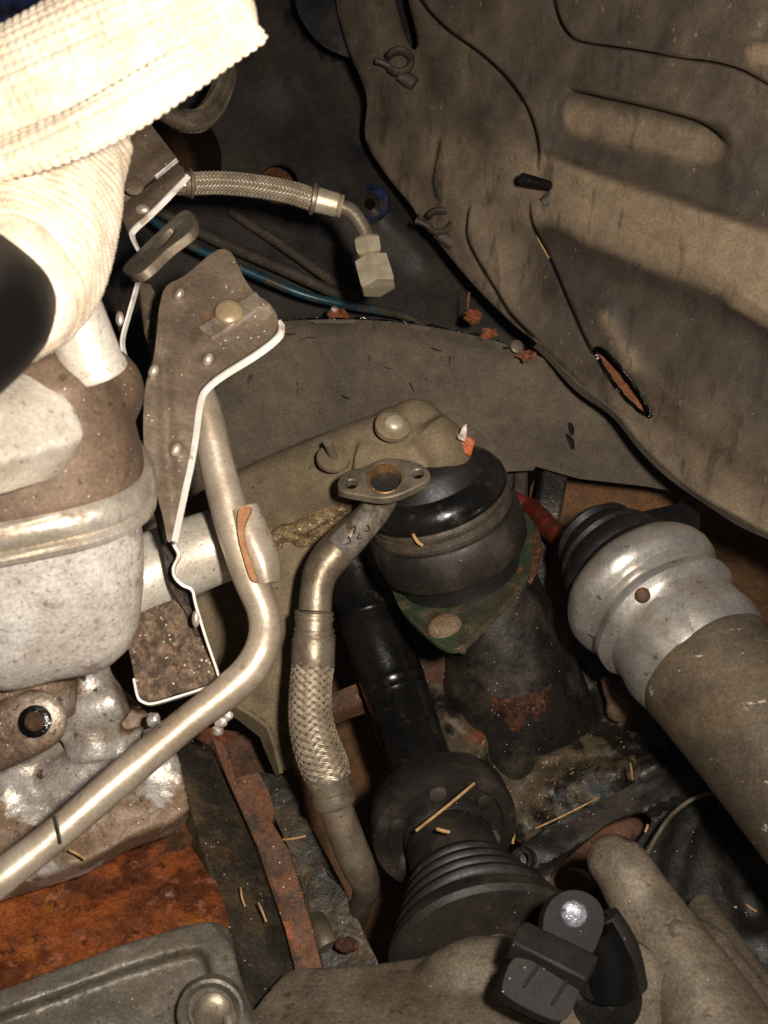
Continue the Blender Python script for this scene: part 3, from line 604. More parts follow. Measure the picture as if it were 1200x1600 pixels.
build('hex_nut', seg((573, 372), (577, 398), .738, .737, [(0, 19), (.15, 22), (.8, 22), (1, 19)], nc=6), MT['nut'], t, sharp=20)
build('neck', seg((576, 396), (580, 412), .737, .736, [(0, 15), (.4, 17), (1, 21)]), MT['nut'], t)
build('large_nut', seg((579, 405), (592, 450), .737, .73, [(0, 22), (.1, 29), (.9, 30), (1, 28)], nc=6), MT['nut'], t, sharp=20)
t = thing('rear_hose', 'dark braided hose half hidden under the cream woven sleeve', 'braided hose', K(280, 180, .8))
g, c = braid([(282, 188, .82, 17), (310, 188, .83, 17), (335, 165, .86, 17), (352, 120, .9, 16), (345, 80, .95, 16)], nst=12, pitch=.04, wires=2, wr=.0003); build('braid', g, MT['steel_dark'], t, fix=False, sharp=180); build('core', c, MT['braid_in'], t)
g = G(); g.sweep([(230, 155, .80, 15), (258, 176, .81, 15), (285, 190, .82, 16)], nc=18); build('end_tube', g, MT['shield'], t)

# flexible exhaust pipe, centre ----------------------------------------
t = thing('flexible_pipe', 'exhaust gas pipe with two hole flange and braided steel middle', 'pipe', K(600, 750, .66))
fp = plane((535, 760, .671), (668, 738, .670), (602, 722, .682))
fo = cr([(527, 757), (531, 745), (545, 735), (572, 728), (598, 716), (630, 717), (655, 724), (670, 735), (671, 747), (655, 758), (625, 772), (595, 778), (560, 773), (533, 767)], 4, True)
g = G(); g.sheet(fo, fp, thick=.0062, holes=[ell(602, 747, 27, 23, -8, 28), ell(549, 756, 9.5, 7, -10, 16), ell(653, 740, 9, 7, -10, 16)]); build('flange', g, MT['steel_dark'], t, bevel=.0009)
n_ = D(-.03, .48, .87)
g = G(); c0 = K(602, 748, float(fp(602, 748))); g.lathe(c0, n_, [(-.009, .0104), (.0003, .0104), (.0009, .0108), (.0006, .0116), (-.001, .0118), (-.009, .0118)], nc=32, caps=False); build('seal_ring', g, MT['brass'], t)
g = G(); g.lathe(c0-n_*.0088, n_, [(0, .0112), (.0005, .0112)], nc=24); build('bore_end', g, MT['black_matte'], t)
g = G(); g.sweep([(603, 766, .696, 24), (590, 792, .696, 25), (568, 818, .69, 26), (543, 843, .69, 28), (519, 868, .69, 29), (502, 893, .688, 28), (495, 920, .686, 27), (492, 955, .684, 27)], nc=28, disp=lambda s, th: .0005*math.sin(s*90)*math.cos(th*2)); build('upper_tube', g, MT['steel_worn'], t)
pg = [(586, 797, .6955, 26.4), (577, 808, .692, 26.9), (566, 820, .690, 27.4), (554, 832, .690, 28.2), (541, 845, .690, 29.2), (530, 856, .690, 29.8)]
g = G(); g.sweep(pg, nc=22, sub=5, arc=(-1.15, .75), disp=lambda s, th: -.0011*max(0, math.sin(s*310+th*3)-.35)); gpo = build('grey_patch', g, MT['greypatch'], t, label='scraped matt grey patch on the upper tube')
for a_, b_, c_ in (((548, 826), (556, 822), (553, 834)), ((562, 834), (558, 842), (566, 840)), ((544, 838), (548, 846), (541, 850)), ((574, 820), (578, 828), (571, 830))):
    g = G(); g.sweep([(x, y, .676-.0 if x > 560 else .675, .9) for x, y in (a_, b_, c_)], nc=5, sub=3); build('scratch', g, MT['black_matte'], gpo)
for y0, r in ((958, 31), (966, 31), (984, 32), (992, 33)):
    g = G(); c = K(491, y0, .684); g.lathe(c-D(0, 1, 0)*.0015, D(.04, 1, 0), [(0, .0118), (.0006, r*.684/F), (.0022, r*.684/F), (.003, .0118)], nc=32); build('bead', g, MT['steel'], t)
build('sleeve', seg((491, 955), (489, 1042), .684, .682, [(0, 27), (.12, 30), (.3, 29), (.45, 31), (.5, 34), (.95, 34), (1, 33)], nc=28), MT['steel_worn'], t)
fp_ = [(489, 1036, .682, 31.5), (485, 1075, .68, 31), (485, 1120, .678, 32.5), (493, 1160, .676, 35), (506, 1195, .674, 36), (516, 1222, .672, 32)]
g, c = braid(fp_, nst=12, pitch=.060, amp=.0011, wires=2, wr=.0007, w=.56); o = build('braid', g, MT['braid'], t, fix=False, sharp=180); build('core', c, MT['braid_in'], o)
build('lower_collar', seg((510, 1208), (525, 1262), .673, .672, [(0, 35), (.1, 36), (.25, 34), (.55, 32), (.6, 35), (.85, 35), (.95, 32), (1, 25)], nc=28), MT['steel_dark'], t)
g = G(); g.sweep([(520, 1250, .673, 27), (533, 1285, .675, 27), (548, 1325, .68, 27), (562, 1358, .685, 26), (572, 1385, .70, 22), (565, 1412, .73, 18), (552, 1450, .80, 18)], nc=24); build('lower_tube', g, MT['steel_dark'], t)

# ------------------------------------------------------------------ engine mount
AX = D(-.30, .84, .46)            # axis of the rubber mount, pointing up at its cap
m0 = K(663, 722, .735)
def ml(name, prof, mat, parent, **k):   # profile downward from the cap
    g = G(); g.lathe(m0, -AX, [(t_*.86, r_) for t_, r_ in prof], nc=56, **k); return build(name, g, mat, parent)
t = thing('engine_mount', 'round black rubber engine mount on a green rusty diamond plate', 'engine mount', m0)
ml('cap', [(-.006, .004), (-.005, .030), (.001, .037), (.010, .040), (.016, .044)], MT['black_matte'], t)
ml('upper_ring', [(.012, .040), (.016, .049), (.024, .0535), (.031, .0545), (.035, .0525), (.037, .048)], MT['black_gloss'], t)
ml('groove_ring', [(.034, .048), (.036, .0505), (.040, .0515), (.041, .049), (.043, .049), (.044, .0525), (.050, .0535), (.052, .052), (.054, .0525)], MT['rubber_dust'], t)
ml('rubber_body', [(.052, .050), (.0535, .0555), (.057, .0575), (.072, .0585), (.086, .0575), (.090, .0555), (.091, .049)], MT['rubber'], t)
ml('lower_neck', [(.088, .049), (.092, .0475), (.108, .0460), (.112, .0465)], MT['black_matte'], t)
pc = m0-AX*.0965; nax = (-.30, .84, .46)
cc = ROT.transposed() @ (pc-CAMLOC); pcx, pcy, pcd = 600+cc.x/-cc.z*F, 800-cc.y/-cc.z*F, -cc.z
mp = planeN((pcx, pcy, pcd), nax)
dia = cr([(610, 900), (614, 925), (628, 955), (660, 988), (690, 1010), (712, 1014), (735, 1000), (790, 945), (822, 905), (838, 868), (838, 830), (820, 800), (770, 780), (680, 820)], 4, True)
g = G(); g.sheet(dia, mp, thick=.004); build('base_plate', g, MT['greenrust'], t, bevel=.0008)
dome_bolt(t, K(694, 978, float(mp(694, 978))-.002), AX, .0125, MT['headpale'], h=.5, name='bolt')
g = G(); g.sweep([(712, 1012, .83, 8), (728, 1014, .83, 9)], sub=1, nc=10); build('thread_end', g, MT['slotmark'], t)
g = G(); g.sheet(cr([(838, 820), (846, 850), (838, 888), (826, 908), (832, 870), (833, 840)], 3, True), lambda X, Y: mp(X, Y)-.002, thick=.003); build('rust_flake', g, MT['rustdull'], t)
g = G(); g.box(K(727, 696, .712), D(.9, -.6, 0)*.0052, D(.5, 1, .2)*.0058, D(0, 0, 1)*.004); g.rough(.004, 160); build('sealant_blob', g, MT['orangeseal'], bevel=.0015, label='orange sealant blob on top of the black engine mount', cat='sealant')
g = G(); g.sweep([(716, 680, .70, 3), (722, 684, .697, 7), (726, 668, .695, 4), (728, 664, .693, 1.5)], nc=6, sub=2); build('flake', g, MT['white'], label='white flake standing beside the orange sealant blob', cat='flake')

# tan arm bolted across the mount --------------------------------------
t = thing('mounting_bracket', 'dust coated tan steel bracket arm reaching over the engine mount', 'bracket', K(500, 760, .76))
g = G()
g.sweep([(240, 880, .80, 56), (330, 830, .79, 62), (420, 785, .775, 66), (500, 745, .765, 62), (570, 712, .75, 56), (625, 690, .74, 52)], nc=28, ab=(.75, 1))
g.ball(K(648, 668, .735), .021, (1.05, 1, .8)); g.ball(K(612, 664, .738), .013, (1, 1, 1))
g.sweep([(655, 660, .73, 40), (672, 700, .735, 46), (676, 722, .74, 44)], nc=24)
g.sweep([(560, 720, .74, 40), (620, 730, .735, 44), (670, 725, .735, 40)], nc=20)
bp = plane((420, 860, .76), (600, 800, .765), (440, 1200, .775))
g.sheet(cr([(250, 860), (330, 870), (420, 820), (540, 770), (600, 780), (590, 820), (530, 850), (490, 900), (470, 980), (462, 1100), (463, 1180), (448, 1206), (436, 1195), (420, 1140), (380, 1110), (345, 1112), (300, 1090), (270, 1000)], 3, True), bp, thick=.012, step=25)
g.sweep([(668, 668, .722, 34), (694, 700, .722, 40), (700, 722, .728, 38)], nc=24)
build('arm', g, MT['olive'], t, remesh=.0022, smooth=9)
g = G(); g.ribbon([(340, 1106, .765), (365, 1100, .765), (395, 1118, .767), (418, 1135, .77), (430, 1168, .772), (440, 1208, .775)], [(345, 1122, .78), (365, 1116, .78), (388, 1134, .782), (408, 1150, .785), (420, 1180, .787), (434, 1212, .79)], .003); build('lower_lip', g, MT['olive'], t)
g = G(); wl = cr([(405, 858), (440, 838), (480, 818), (520, 796), (545, 782)], 8)
for i, (x, y) in enumerate(wl):
    g.ball(K(x+random.uniform(-5, 5), y+random.uniform(-5, 5), float(bp(x, y))-.004), random.uniform(.004, .0075), (1.3, .9, .8), n=6)
for i in range(26): x, y = random.gauss(500, 16), random.gauss(828, 14); g.ball(K(x, y, float(bp(x, y))-.001), random.uniform(.004, .007), (1.2, 1, .6), n=6)
g.rough(.002, 240); o = build('gritty_weld', g, MT['olive_grit'], t, remesh=.0012, smooth=2)
bn = D(.15, .55, .8)
g = G(); g.lathe(K(614, 664, .712)-bn*.004, bn, [(0, .0125), (.004, .0125), (.006, .0105), (.0062, .0085)], nc=28); build('washer', g, MT['olive'], t)
dome_bolt(t, K(616, 662, .709), bn, .0075, MT['nut'], h=.6)
g = G(); g.lathe(K(521, 716, .7215)-bn*.002, D(.1, .6, .75), [(0, .0120), (.003, .0118), (.0036, .010)], nc=26); build('stud_washer', g, MT['olive'], t)
g = G(); g.sweep([(522, 716, .722, 6.5), (512, 692, .704, 6.5)], sub=1, nc=14); build('stud', g, MT['steel_dark'], t)

# cone and lumpy casting under the mount -------------------------------
t = thing('lower_casting', 'oily black casting with red rust patch under the mount plate', 'casting', K(780, 1080, .9))
g = G(); g.sweep([(755, 915, .905, 82), (782, 990, .915, 92), (797, 1060, .93, 108), (800, 1110, .95, 128), (800, 1160, .99, 150)], nc=48, sub=10, disp=lambda s_, th: .0012*math.sin(th*2+s_*30)+.002*math.exp(-((th-4.9)/.12)**2)); build('cone', g, MT['cone'], t)
g = G()
cp = plane((660, 1000, .95), (1060, 1060, .95), (800, 1320, .88))
def ch(X, Y):
    h = .010*fbm(X, Y, .010, 12, 4)+.004*fbm(X, Y, .04, 5, 3)
    for ln, a, w in (([(905, 1010), (925, 1080), (905, 1150), (850, 1190)], .014, 16), ([(830, 1215), (880, 1185), (960, 1175), (1010, 1165)], .022, 22), ([(700, 1130), (760, 1200), (830, 1290)], .014, 30), ([(840, 1010), (875, 1000), (890, 1060)], .012, 14), ([(850, 1230), (930, 1215), (1000, 1200)], -.005, 20), ([(750, 1150), (830, 1180)], .010, 26), ([(705, 1120), (760, 1150), (830, 1150), (890, 1100)], .020, 26)):
        d, s, q = pdist(ln, X, Y); h += a*np.exp(-(d/w)**2)
    return h
g.sheet([(620, 960), (700, 1000), (860, 980), (960, 1000), (1080, 1090), (1100, 1180), (1000, 1240), (900, 1290), (820, 1320), (720, 1260), (660, 1150)], cp, thick=.01, step=12, hf=ch)
build('body', g, MT['sludge'], t, remesh=.0026, smooth=3)
for pth, ar, sd_, mt_ in (([(792, 1034, .918, 99), (796, 1060, .925, 102), (797, 1085, .933, 104), (795, 1104, .94, 106)], (-.75, .55), 3, 'rustpatch'), ([(780, 1000, .915, 95), (792, 1040, .92, 99), (797, 1075, .93, 103)], (-1.9, -.9), 8, 'rustdull')):
    g = G(); c_ = cr(pth, 10); nn = len(c_)
    g.sweep([(K(p_[0], p_[1], p_[2]), p_[3]*p_[2]/F) for p_ in c_], nc=60, raw=True, arc=ar, disp=lambda s_, th: .0002+.0052*mnoise.fractal(Vector((s_*55, th*5, sd_)), 1, 2, 5)-.004*abs(s_/.06-.4)**2-.006*(abs(th+.1)/.6)**4)
    build('rust_patch', g, MT[mt_], t)
g = G(); g.sweep([(946, 1062, .875, 7), (950, 1078, .88, 8), (957, 1092, .885, 10), (962, 1102, .89, 15), (966, 1108, .90, 20)], nc=14); build('stud', g, MT['headpale'], t)
g = G(); g.sweep([(828, 795, .97, 18), (845, 812, .93, 17), (862, 828, .90, 17), (885, 848, .87, 17)], nc=18, disp=lambda s, th: .0004*math.sin(s*300)); g.sweep([(780, 775, .98, 16), (828, 795, .97, 17)], sub=1, nc=16); build('tie_rod', g, MT['redrust'], label='short red oxide coloured rod running behind the engine mount', cat='rod')
g = G(); g.sheet([(860, 700), (1060, 740), (1040, 860), (820, 880), (830, 760)], plane((860, 720, 1.08), (1040, 760, 1.1), (850, 850, 1.06)), thick=.004, step=25); build('floor_board', g, MT['board'], label='plain brown board seen in the gap behind the red rod', cat='board')
g = G(); g.sweep([(872, 700, 1.0, 28), (862, 760, .98, 28), (848, 830, .97, 28), (820, 960, .98, 28)], nc=4, twist=.785); build('post', g, MT['oilbeam'], label='square dark post standing in the gap below the arch', cat='post', bevel=.003)
g = G(); g.sweep([(815, 710, 1.02, 14), (812, 760, 1.0, 14), (806, 830, .99, 14)], nc=4, twist=.785); build('post', g, MT['rubber_dust'], label='narrow grey post directly beside the engine mount', cat='post', bevel=.002)
g = G(); g.sheet([(1000, 800), (1080, 782), (1095, 800), (1090, 860), (990, 860)], plane((1000, 800, .93), (1090, 790, .93), (1000, 860, .9)), thick=.006); build('rubber_tab', g, MT['black_matte'], label='black tab behind the polished shell', cat='tab')

g = G()
for _ in range(75):
    x, y = random.gauss(850, 90), random.gauss(1215, 50)
    if not (670 < x < 1000 and 1120 < y < 1290): continue
    d0 = float(cp(x, y)-ch(np.array([x]), np.array([y]))[0])-.0008; a = random.uniform(0, 3.14); l = random.uniform(1, 7)
    d1 = float(cp(x+l*math.cos(a), y+l*math.sin(a))-ch(np.array([x+l*math.cos(a)]), np.array([y+l*math.sin(a)]))[0])-.0008
    g.sweep([(x, y, d0, random.uniform(.6, 1.6)), (x+l*math.cos(a), y+l*math.sin(a), d1, .6)], nc=5, sub=1)
LC = [o for o in bpy.data.objects if o.name == 'lower_casting'][0]
o = build('grit', g, MT['straw'], LC, kind='stuff')
# ------------------------------------------------------------------ drive shaft
t = thing('drive_shaft', 'black drive shaft with ribbed rubber boot and round joint', 'drive shaft', K(680, 1240, .8))
bands = lambda s, th: .0007*math.exp(-((s-.10)/.0016)**2)+.0007*math.exp(-((s-.165)/.003)**2)+.0006*math.exp(-((s-.175)/.0016)**2)+.0006*math.exp(-((s-.21)/.0016)**2)+.0005*math.sin(s*60+th)
g = G(); g.sweep([(520, 800, .93, 48), (560, 900, .92, 52), (590, 1000, .90, 52), (622, 1090, .88, 50), (665, 1215, .84, 50)], nc=32, sub=40, disp=bands); build('shaft', g, MT['black_gloss'], t)
A = K(684, 1262, .80); B = K(772, 1530, .655); ax = (B-A).normalized()
def dl(name, prof, mat, nc=56, disp=None): g = G(); g.lathe(A, ax, prof, nc=nc, disp=disp); return build(name, g, mat, t)
Lb = (B-A).length
jd = dl('joint_disc', [(-.006, .030), (-.004, .050), (.002, .0555), (.022, .0565), (.028, .0555), (.029, .046), (.025, .044), (.025, .030)], MT['rubber'])
X_ = ax.cross(D(0, 0, 1)).normalized(); Y_ = ax.cross(X_).normalized()
for i in range(6):
    th = i*math.pi/3+.35; c = A+ax*.026+(X_*math.cos(th)+Y_*math.sin(th))*.039
    g = G(); g.lathe(c-ax*.002, ax, [(0, .0068), (.005, .0066), (.006, .005)], nc=16); build('lug', g, MT['slotmark'] if i % 2 == 0 else MT['rubber'], jd)
for (x, y, w, h_, r) in ((650, 1232, 7, 14, 20), (677, 1204, 18, 7, 8), (636, 1252, 5, 12, 20)):
    pass
dl('boot_cuff', [(.022, .028), (.024, .0325), (.034, .0335), (.038, .031), (.042, .0335), (.066, .034), (.078, .033)], MT['rubber'])
pr = [(.074, .033)]
for i in range(4):
    z = .078+i*.0130; R0 = .041+i*.0056; pr += [(z, R0-.003), (z+.003, R0), (z+.0065, R0+.0012), (z+.0095, R0), (z+.0115, R0-.0032)]
dl('ribbed_boot', pr, MT['black_matte'])
dl('outer_lip', [(.128, .052), (.130, .0585), (.134, .0625), (.140, .0655), (.146, .0665), (.150, .064), (.152, .05)], MT['rubber'], disp=lambda s, th: .0015*math.sin(th*3))

# ------------------------------------------------------------------ aluminium shell right
t = thing('heat_shell', 'polished aluminium half shell with ringed neck and brown dusted tube', 'heat shield', K(1000, 950, .72))
A = K(990, 908, .742); B = K(1306, 1278, .60); ax2 = (B-A).normalized()
q = (ROT.transposed() @ ax2)
wob = lambda s, th: .0006*math.sin(th*3+s*14)+.0022*max(0, math.sin(th*2+1.2))**6*math.sin(s*60)+.0003*math.sin(th*9+s*50)
g = G(); g.lathe(A, ax2, [(-.004, .0505), (-.002, .0545), (.003, .0570), (.010, .0585), (.017, .0575), (.022, .053), (.0245, .0490), (.0275, .0490), (.031, .0515), (.035, .0545), (.040, .0545), (.0435, .051), (.0465, .0488), (.056, .0495), (.068, .0515), (.078, .050), (.088, .0478)], nc=110, caps=False, disp=wob)
pts_in = [((d_), r_-.0012) for d_, r_ in [(.088, .0478), (.068, .0515), (.047, .048), (.020, .053), (.003, .0555), (-.004, .0500)]]
g.lathe(A, ax2, pts_in, nc=60, caps=False, disp=wob); build('ringed_neck', g, MT['alushine'], t)
g = G(); g.lathe(A, ax2, [(.080, .0455), (.084, .0478), (.0865, .0488), (.092, .0486), (.10, .0480), (.15, .0475), (.34, .050), (.342, .046)], nc=110, disp=lambda s, th: wob(s+.084, th)); build('dusty_tube', g, MT['alubrown'], t)
dome_bolt(t, K(1004, 930, .674), D(-.15, .1, 1), .0052, MT['rustdull'], name='rivet', h=.7)
g = G(); g.ribbon([(890, 955, .735), (915, 985, .72), (960, 1012, .70), (1010, 1065, .69), (1100, 1180, .665), (1220, 1330, .63)], [(893, 965, .75), (917, 995, .735), (958, 1022, .715), (1005, 1075, .705), (1093, 1190, .68), (1212, 1342, .645)], .0018); build('cut_edge', g, MT['alubrown'], t)
t = thing('black_boot', 'ribbed black rubber boot entering the polished aluminium shell', 'rubber boot', K(920, 880, .78))
g = G(); g.lathe(A-ax2*.062, ax2, [(0, .010), (.002, .024), (.010, .032), (.014, .030), (.018, .034), (.028, .0395), (.031, .038), (.035, .0415), (.044, .044), (.048, .0425), (.052, .0455), (.066, .047)], nc=48); build('boot', g, MT['boot'], t)
g = G(); g.lathe(A-ax2*.052, ax2, [(0, .0300), (.002, .0305), (.003, .0300)], nc=48); build('clamp', g, MT['rustdull'], t)

# ------------------------------------------------------------------ dark frame, lower right
t = thing('cross_member', 'oily black cross member with oval opening behind the gearbox', 'frame', K(1000, 1300, .85))
op = cr([(945, 1290), (985, 1272), (1010, 1268), (1018, 1285), (1000, 1310), (975, 1345), (960, 1400), (900, 1400), (860, 1378), (880, 1345)], 3, True)
xp = plane((850, 1320, .84), (1150, 1200, .86), (1150, 1500, .76))
def xh(X, Y):
    h = .004*fbm(X, Y, .015, 8)
    d, s, a = pdist([(830, 1330), (940, 1270), (1080, 1200), (1200, 1150)], X, Y); h += .014*sstep(45, 25, d)
    d, s, a = pdist([(1090, 1250), (1060, 1330), (1040, 1420)], X, Y); h += .008*sstep(30, 10, d)
    d, s, a = pdist([(1130, 1280), (1180, 1420)], X, Y); h -= .012*sstep(40, 15, d)
    return h
g = G(); g.sheet([(800, 1330), (860, 1290), (960, 1240), (1080, 1175), (1150, 1120), (1330, 1180), (1330, 1640), (1100, 1640), (1000, 1450), (880, 1420), (800, 1400)], xp, thick=.006, step=8, holes=[op], hf=xh); build('plate', g, MT['framedark'], t)
g = G(); g.sheet([(840, 1240), (1040, 1240), (1040, 1440), (840, 1440)], plane((840, 1240, .96), (1040, 1240, .96), (840, 1440, .92)), thick=.004, step=20, holes=[ell(905, 1370, 40, 26, -15)], hf=lambda X, Y: .01*fbm(X, Y, .02, 4)); build('rear_web', g, MT['rustdull'], t)
g = G(); g.sweep([(1005, 1345, .74, 3), (1030, 1300, .755, 3.4), (1055, 1268, .765, 3.4), (1090, 1245, .775, 3.2), (1130, 1238, .78, 3)], nc=8); build('brake_line', g, MT['steel_worn'], label='thin black metal line curving across the dark cross member', cat='pipe')
g = G(); g.lathe(K(815, 1342, .80), D(-.3, .3, .9), [(-.02, .009), (.0, .0095), (.001, .0085), (.001, .0055), (-.02, .005)], nc=24, caps=False); build('tube_end', g, MT['black_gloss'], label='small open black tube end right of the ribbed boot', cat='tube')

# ------------------------------------------------------------------ gearbox casting
t = thing('gearbox', 'dusty aluminium gearbox casting along the bottom right', 'gearbox', K(800, 1540, .6))
g = G()
gp = plane((450, 1560, .62), (1150, 1540, .60), (800, 1700, .55))
g.sheet(cr([(430, 1530), (520, 1508), (600, 1500), (670, 1488), (700, 1462), (730, 1445), (790, 1452), (850, 1480), (930, 1500), (1000, 1470), (1060, 1430), (1120, 1440), (1170, 1500), (1250, 1600), (1280, 1720), (400, 1720)], 4, True), gp, thick=.05, step=14, hf=lambda X, Y: .005*fbm(X, Y, .008, 21)+.001*fbm(X, Y, .05, 2)+.008*sstep(1500, 1620, Y))
g.sweep([(958, 1330, .625, 40), (975, 1360, .62, 47), (1010, 1420, .61, 54), (1060, 1500, .59, 66), (1130, 1620, .56, 85), (1180, 1720, .54, 95)], nc=30)
g.ball(K(958, 1345, .625), .0165, (1, 1, 1))
g.ball(K(762, 1580, .632), .046, (1.15, 1.0, .62)); g.ball(K(900, 1600, .61), .04, (1.6, .9, .5))
g.sweep([(1095, 1415, .70, 26), (1165, 1515, .63, 26), (1260, 1640, .59, 30)], nc=14)
build('casing', g, MT['gearcast'], t, remesh=.0019, smooth=22)
g = G(); g.lathe(K(955, 1560, .566), D(.1, .1, 1), [(-.006, .034), (.0005, .0335), (.002, .031), (.002, .026)], nc=40); g.rough(.0008, 90); build('sensor_seat', g, MT['gearcast'], t)

# sensor ---------------------------------------------------------------
t = thing('speed_sensor', 'black plastic sensor with bolted ear and square plug socket', 'sensor', K(890, 1500, .55))
ep = plane((850, 1400, .545), (960, 1400, .55), (880, 1500, .535))
g = G(); g.sheet(cr([(848, 1455), (852, 1425), (866, 1402), (890, 1391), (915, 1394), (936, 1410), (944, 1435), (938, 1465), (922, 1495), (905, 1500), (850, 1478)], 4, True), ep, thick=.009); build('ear', g, MT['plastic'], t, bevel=.001)
dome_bolt(t, K(897, 1428, float(ep(897, 1428))-.001), D(0, .15, 1), .0070, MT['zinc'], name='bolt', h=.45)
g = G(); g.sheet([(803, 1463), (812, 1444), (824, 1438), (935, 1492), (931, 1512), (917, 1532), (800, 1472)], plane((803, 1463, .532), (935, 1500, .530), (870, 1460, .538)), thick=.014); build('crossbar', g, MT['plastic'], t, bevel=.0014)
g = G(); g.sweep([(925, 1450, .552, 34), (950, 1500, .556, 42), (956, 1545, .558, 44)], nc=30); build('barrel', g, MT['blackhose'], t)
g = G(); g.lathe(K(946, 1520, .553), D(.12, .3, 1), [(-.010, .0150), (-.006, .0172), (-.003, .0172), (.0, .0150)], nc=36); build('ridge_ring', g, MT['black_gloss'], t)
g = G(); g.sweep([(948, 1430, .556, 20), (972, 1480, .556, 26), (984, 1540, .560, 28)], nc=18); build('side_housing', g, MT['plastic'], t)
g = G(); g.sheet(cr([(795, 1560), (830, 1582), (868, 1598), (872, 1606), (830, 1594), (792, 1572)], 3, True), plane((795, 1560, .533), (868, 1598, .533), (830, 1594, .535)), thick=.012); build('socket_mouth', g, MT['blackhose'], t)
g = G(); g.lathe(K(952, 1560, .556), D(.1, .25, 1), [(-.008, .0185), (-.003, .0195), (.0, .0185), (.001, .015)], nc=36); build('collar_ring', g, MT['black_gloss'], t)
sp_ = plane((800, 1520, .525), (900, 1560, .522), (790, 1580, .515))
g = G(); g.sheet(cr([(806, 1496), (830, 1500), (880, 1518), (902, 1534), (906, 1550), (890, 1586), (872, 1596), (830, 1580), (790, 1556), (784, 1540), (794, 1510)], 3, True), sp_, thick=.016); pso = build('plug_socket', g, MT['plastic'], t, bevel=.0016)
for a_, b_ in (((842, 1508), (818, 1542)), ((888, 1530), (862, 1570))):
    g = G(); g.sweep([(a_[0], a_[1], float(sp_(*a_))-.0012, 2.4), (b_[0], b_[1], float(sp_(*b_))-.0012, 2.4)], sub=1, nc=6); build('key_rib', g, MT['blackhose'], pso)

# ------------------------------------------------------------------ left: rust plate, cover, beams
t = thing('rusted_plate', 'bright orange rusted steel plate above the grey cover', 'plate', K(180, 1400, .64))
rpl = plane((0, 1400, .66), (340, 1380, .70), (150, 1560, .60))
g = G(); g.sheet([(-120, 1440), (0, 1385), (120, 1345), (230, 1300), (300, 1270), (318, 1330), (345, 1395), (358, 1440), (350, 1500), (200, 1560), (-120, 1620)], rpl, thick=.006, step=10, hf=lambda X, Y: .004*fbm(X, Y, .012, 31)+.0016*fbm(X, Y, .06, 3)+.006*np.exp(-(pdist([(-50, 1420), (120, 1370), (240, 1330)], X, Y)[0]/25)**2)); build('sheet', g, MT['rustplate'], t)
g = G(); g.ball(K(262, 1400, float(rpl(262, 1400))-.002), .0075, (1, 1, .8)); g.rough(.001, 300); build('rivet', g, MT['rustplate'], t)
g = G(); g.sheet(cr([(225, 1310), (270, 1285), (300, 1290), (300, 1310), (262, 1330), (232, 1345)], 3, True), lambda X, Y: rpl(X, Y)-.006, thick=.006, step=8, hf=lambda X, Y: .003*fbm(X, Y, .05, 2)); build('raised_patch', g, MT['rustdull'], t)
t = thing('engine_cover', 'grey cast cover with raised rim in the bottom left corner', 'cover', K(200, 1560, .55))
g = G(); cvp = plane((0, 1560, .55), (350, 1480, .575), (200, 1650, .53))
co_ = cr([(-120, 1590), (0, 1545), (90, 1512), (180, 1478), (250, 1456), (310, 1440), (345, 1442), (362, 1462), (372, 1510), (392, 1570), (430, 1640), (440, 1720), (-120, 1720)], 4, True)
rim = [(-120, 1605), (0, 1562), (90, 1530), (180, 1497), (250, 1475), (320, 1460), (345, 1490), (360, 1560), (385, 1650)]
def cvh(X, Y):
    d, s, a = pdist(rim, X, Y); h = .010*sstep(30, 18, d)
    r = np.hypot(X-330, Y-1582); h += .006*sstep(52, 36, r)
    return h+.0012*fbm(X, Y, .02, 4)
g.sheet(co_, cvp, thick=.03, step=7, hf=cvh); build('body', g, MT['greycast'], t, remesh=.0016, smooth=4)
g = G(); g.lathe(K(330, 1580, .533), D(.05, .1, 1), [(-.004, .0175), (.003, .0172), (.0035, .0155), (.001, .0125), (-.002, .0122)], nc=36); build('boss_ring', g, MT['greycast'], t)
dome_bolt(t, K(331, 1582, .533), D(.05, .1, 1), .0098, MT['steel_dark'], name='bolt', h=.3)

t = thing('frame_rail', 'oily dark steel rail slanting down beside the rusty plate', 'beam', K(370, 1380, .72))
g = G(); g.sheet([(268, 1170), (300, 1150), (332, 1165), (352, 1210), (402, 1325), (446, 1455), (470, 1540), (470, 1720), (420, 1720), (372, 1560), (352, 1440), (318, 1330), (292, 1240)], plane((290, 1200, .76), (400, 1320, .74), (400, 1600, .64)), thick=.03, step=14, hf=lambda X, Y: .0025*fbm(X, Y, .03, 3)); build('side', g, MT['oilbeam'], t, bevel=.002)
t = thing('rusty_bar', 'narrow brown rusty bar beside the dark rail', 'beam', K(440, 1380, .74))
g = G(); g.sheet([(330, 1150), (352, 1160), (368, 1215), (404, 1205), (420, 1235), (430, 1272), (425, 1285), (453, 1330), (487, 1446), (507, 1525), (510, 1560), (472, 1560), (446, 1453), (402, 1322), (352, 1210)], plane((380, 1220, .745), (480, 1220, .745), (430, 1540, .665)), thick=.012, step=12, hf=lambda X, Y: .002*fbm(X, Y, .04, 6)); build('bar', g, MT['rustdull'], t, bevel=.0015)
t = thing('subframe', 'dark flat frame plate with stub pin and rust spot left of the gap', 'frame', K(520, 1420, .76))
g = G(); g.sheet([(404, 1205), (452, 1212), (482, 1282), (540, 1392), (575, 1470), (600, 1520), (505, 1560), (486, 1446), (453, 1330), (425, 1270)], plane((420, 1220, .80), (560, 1220, .80), (520, 1540, .71)), thick=.01, step=12, hf=lambda X, Y: .003*fbm(X, Y, .03, 8)); build('plate', g, MT['oilbeam'], t, bevel=.0015)
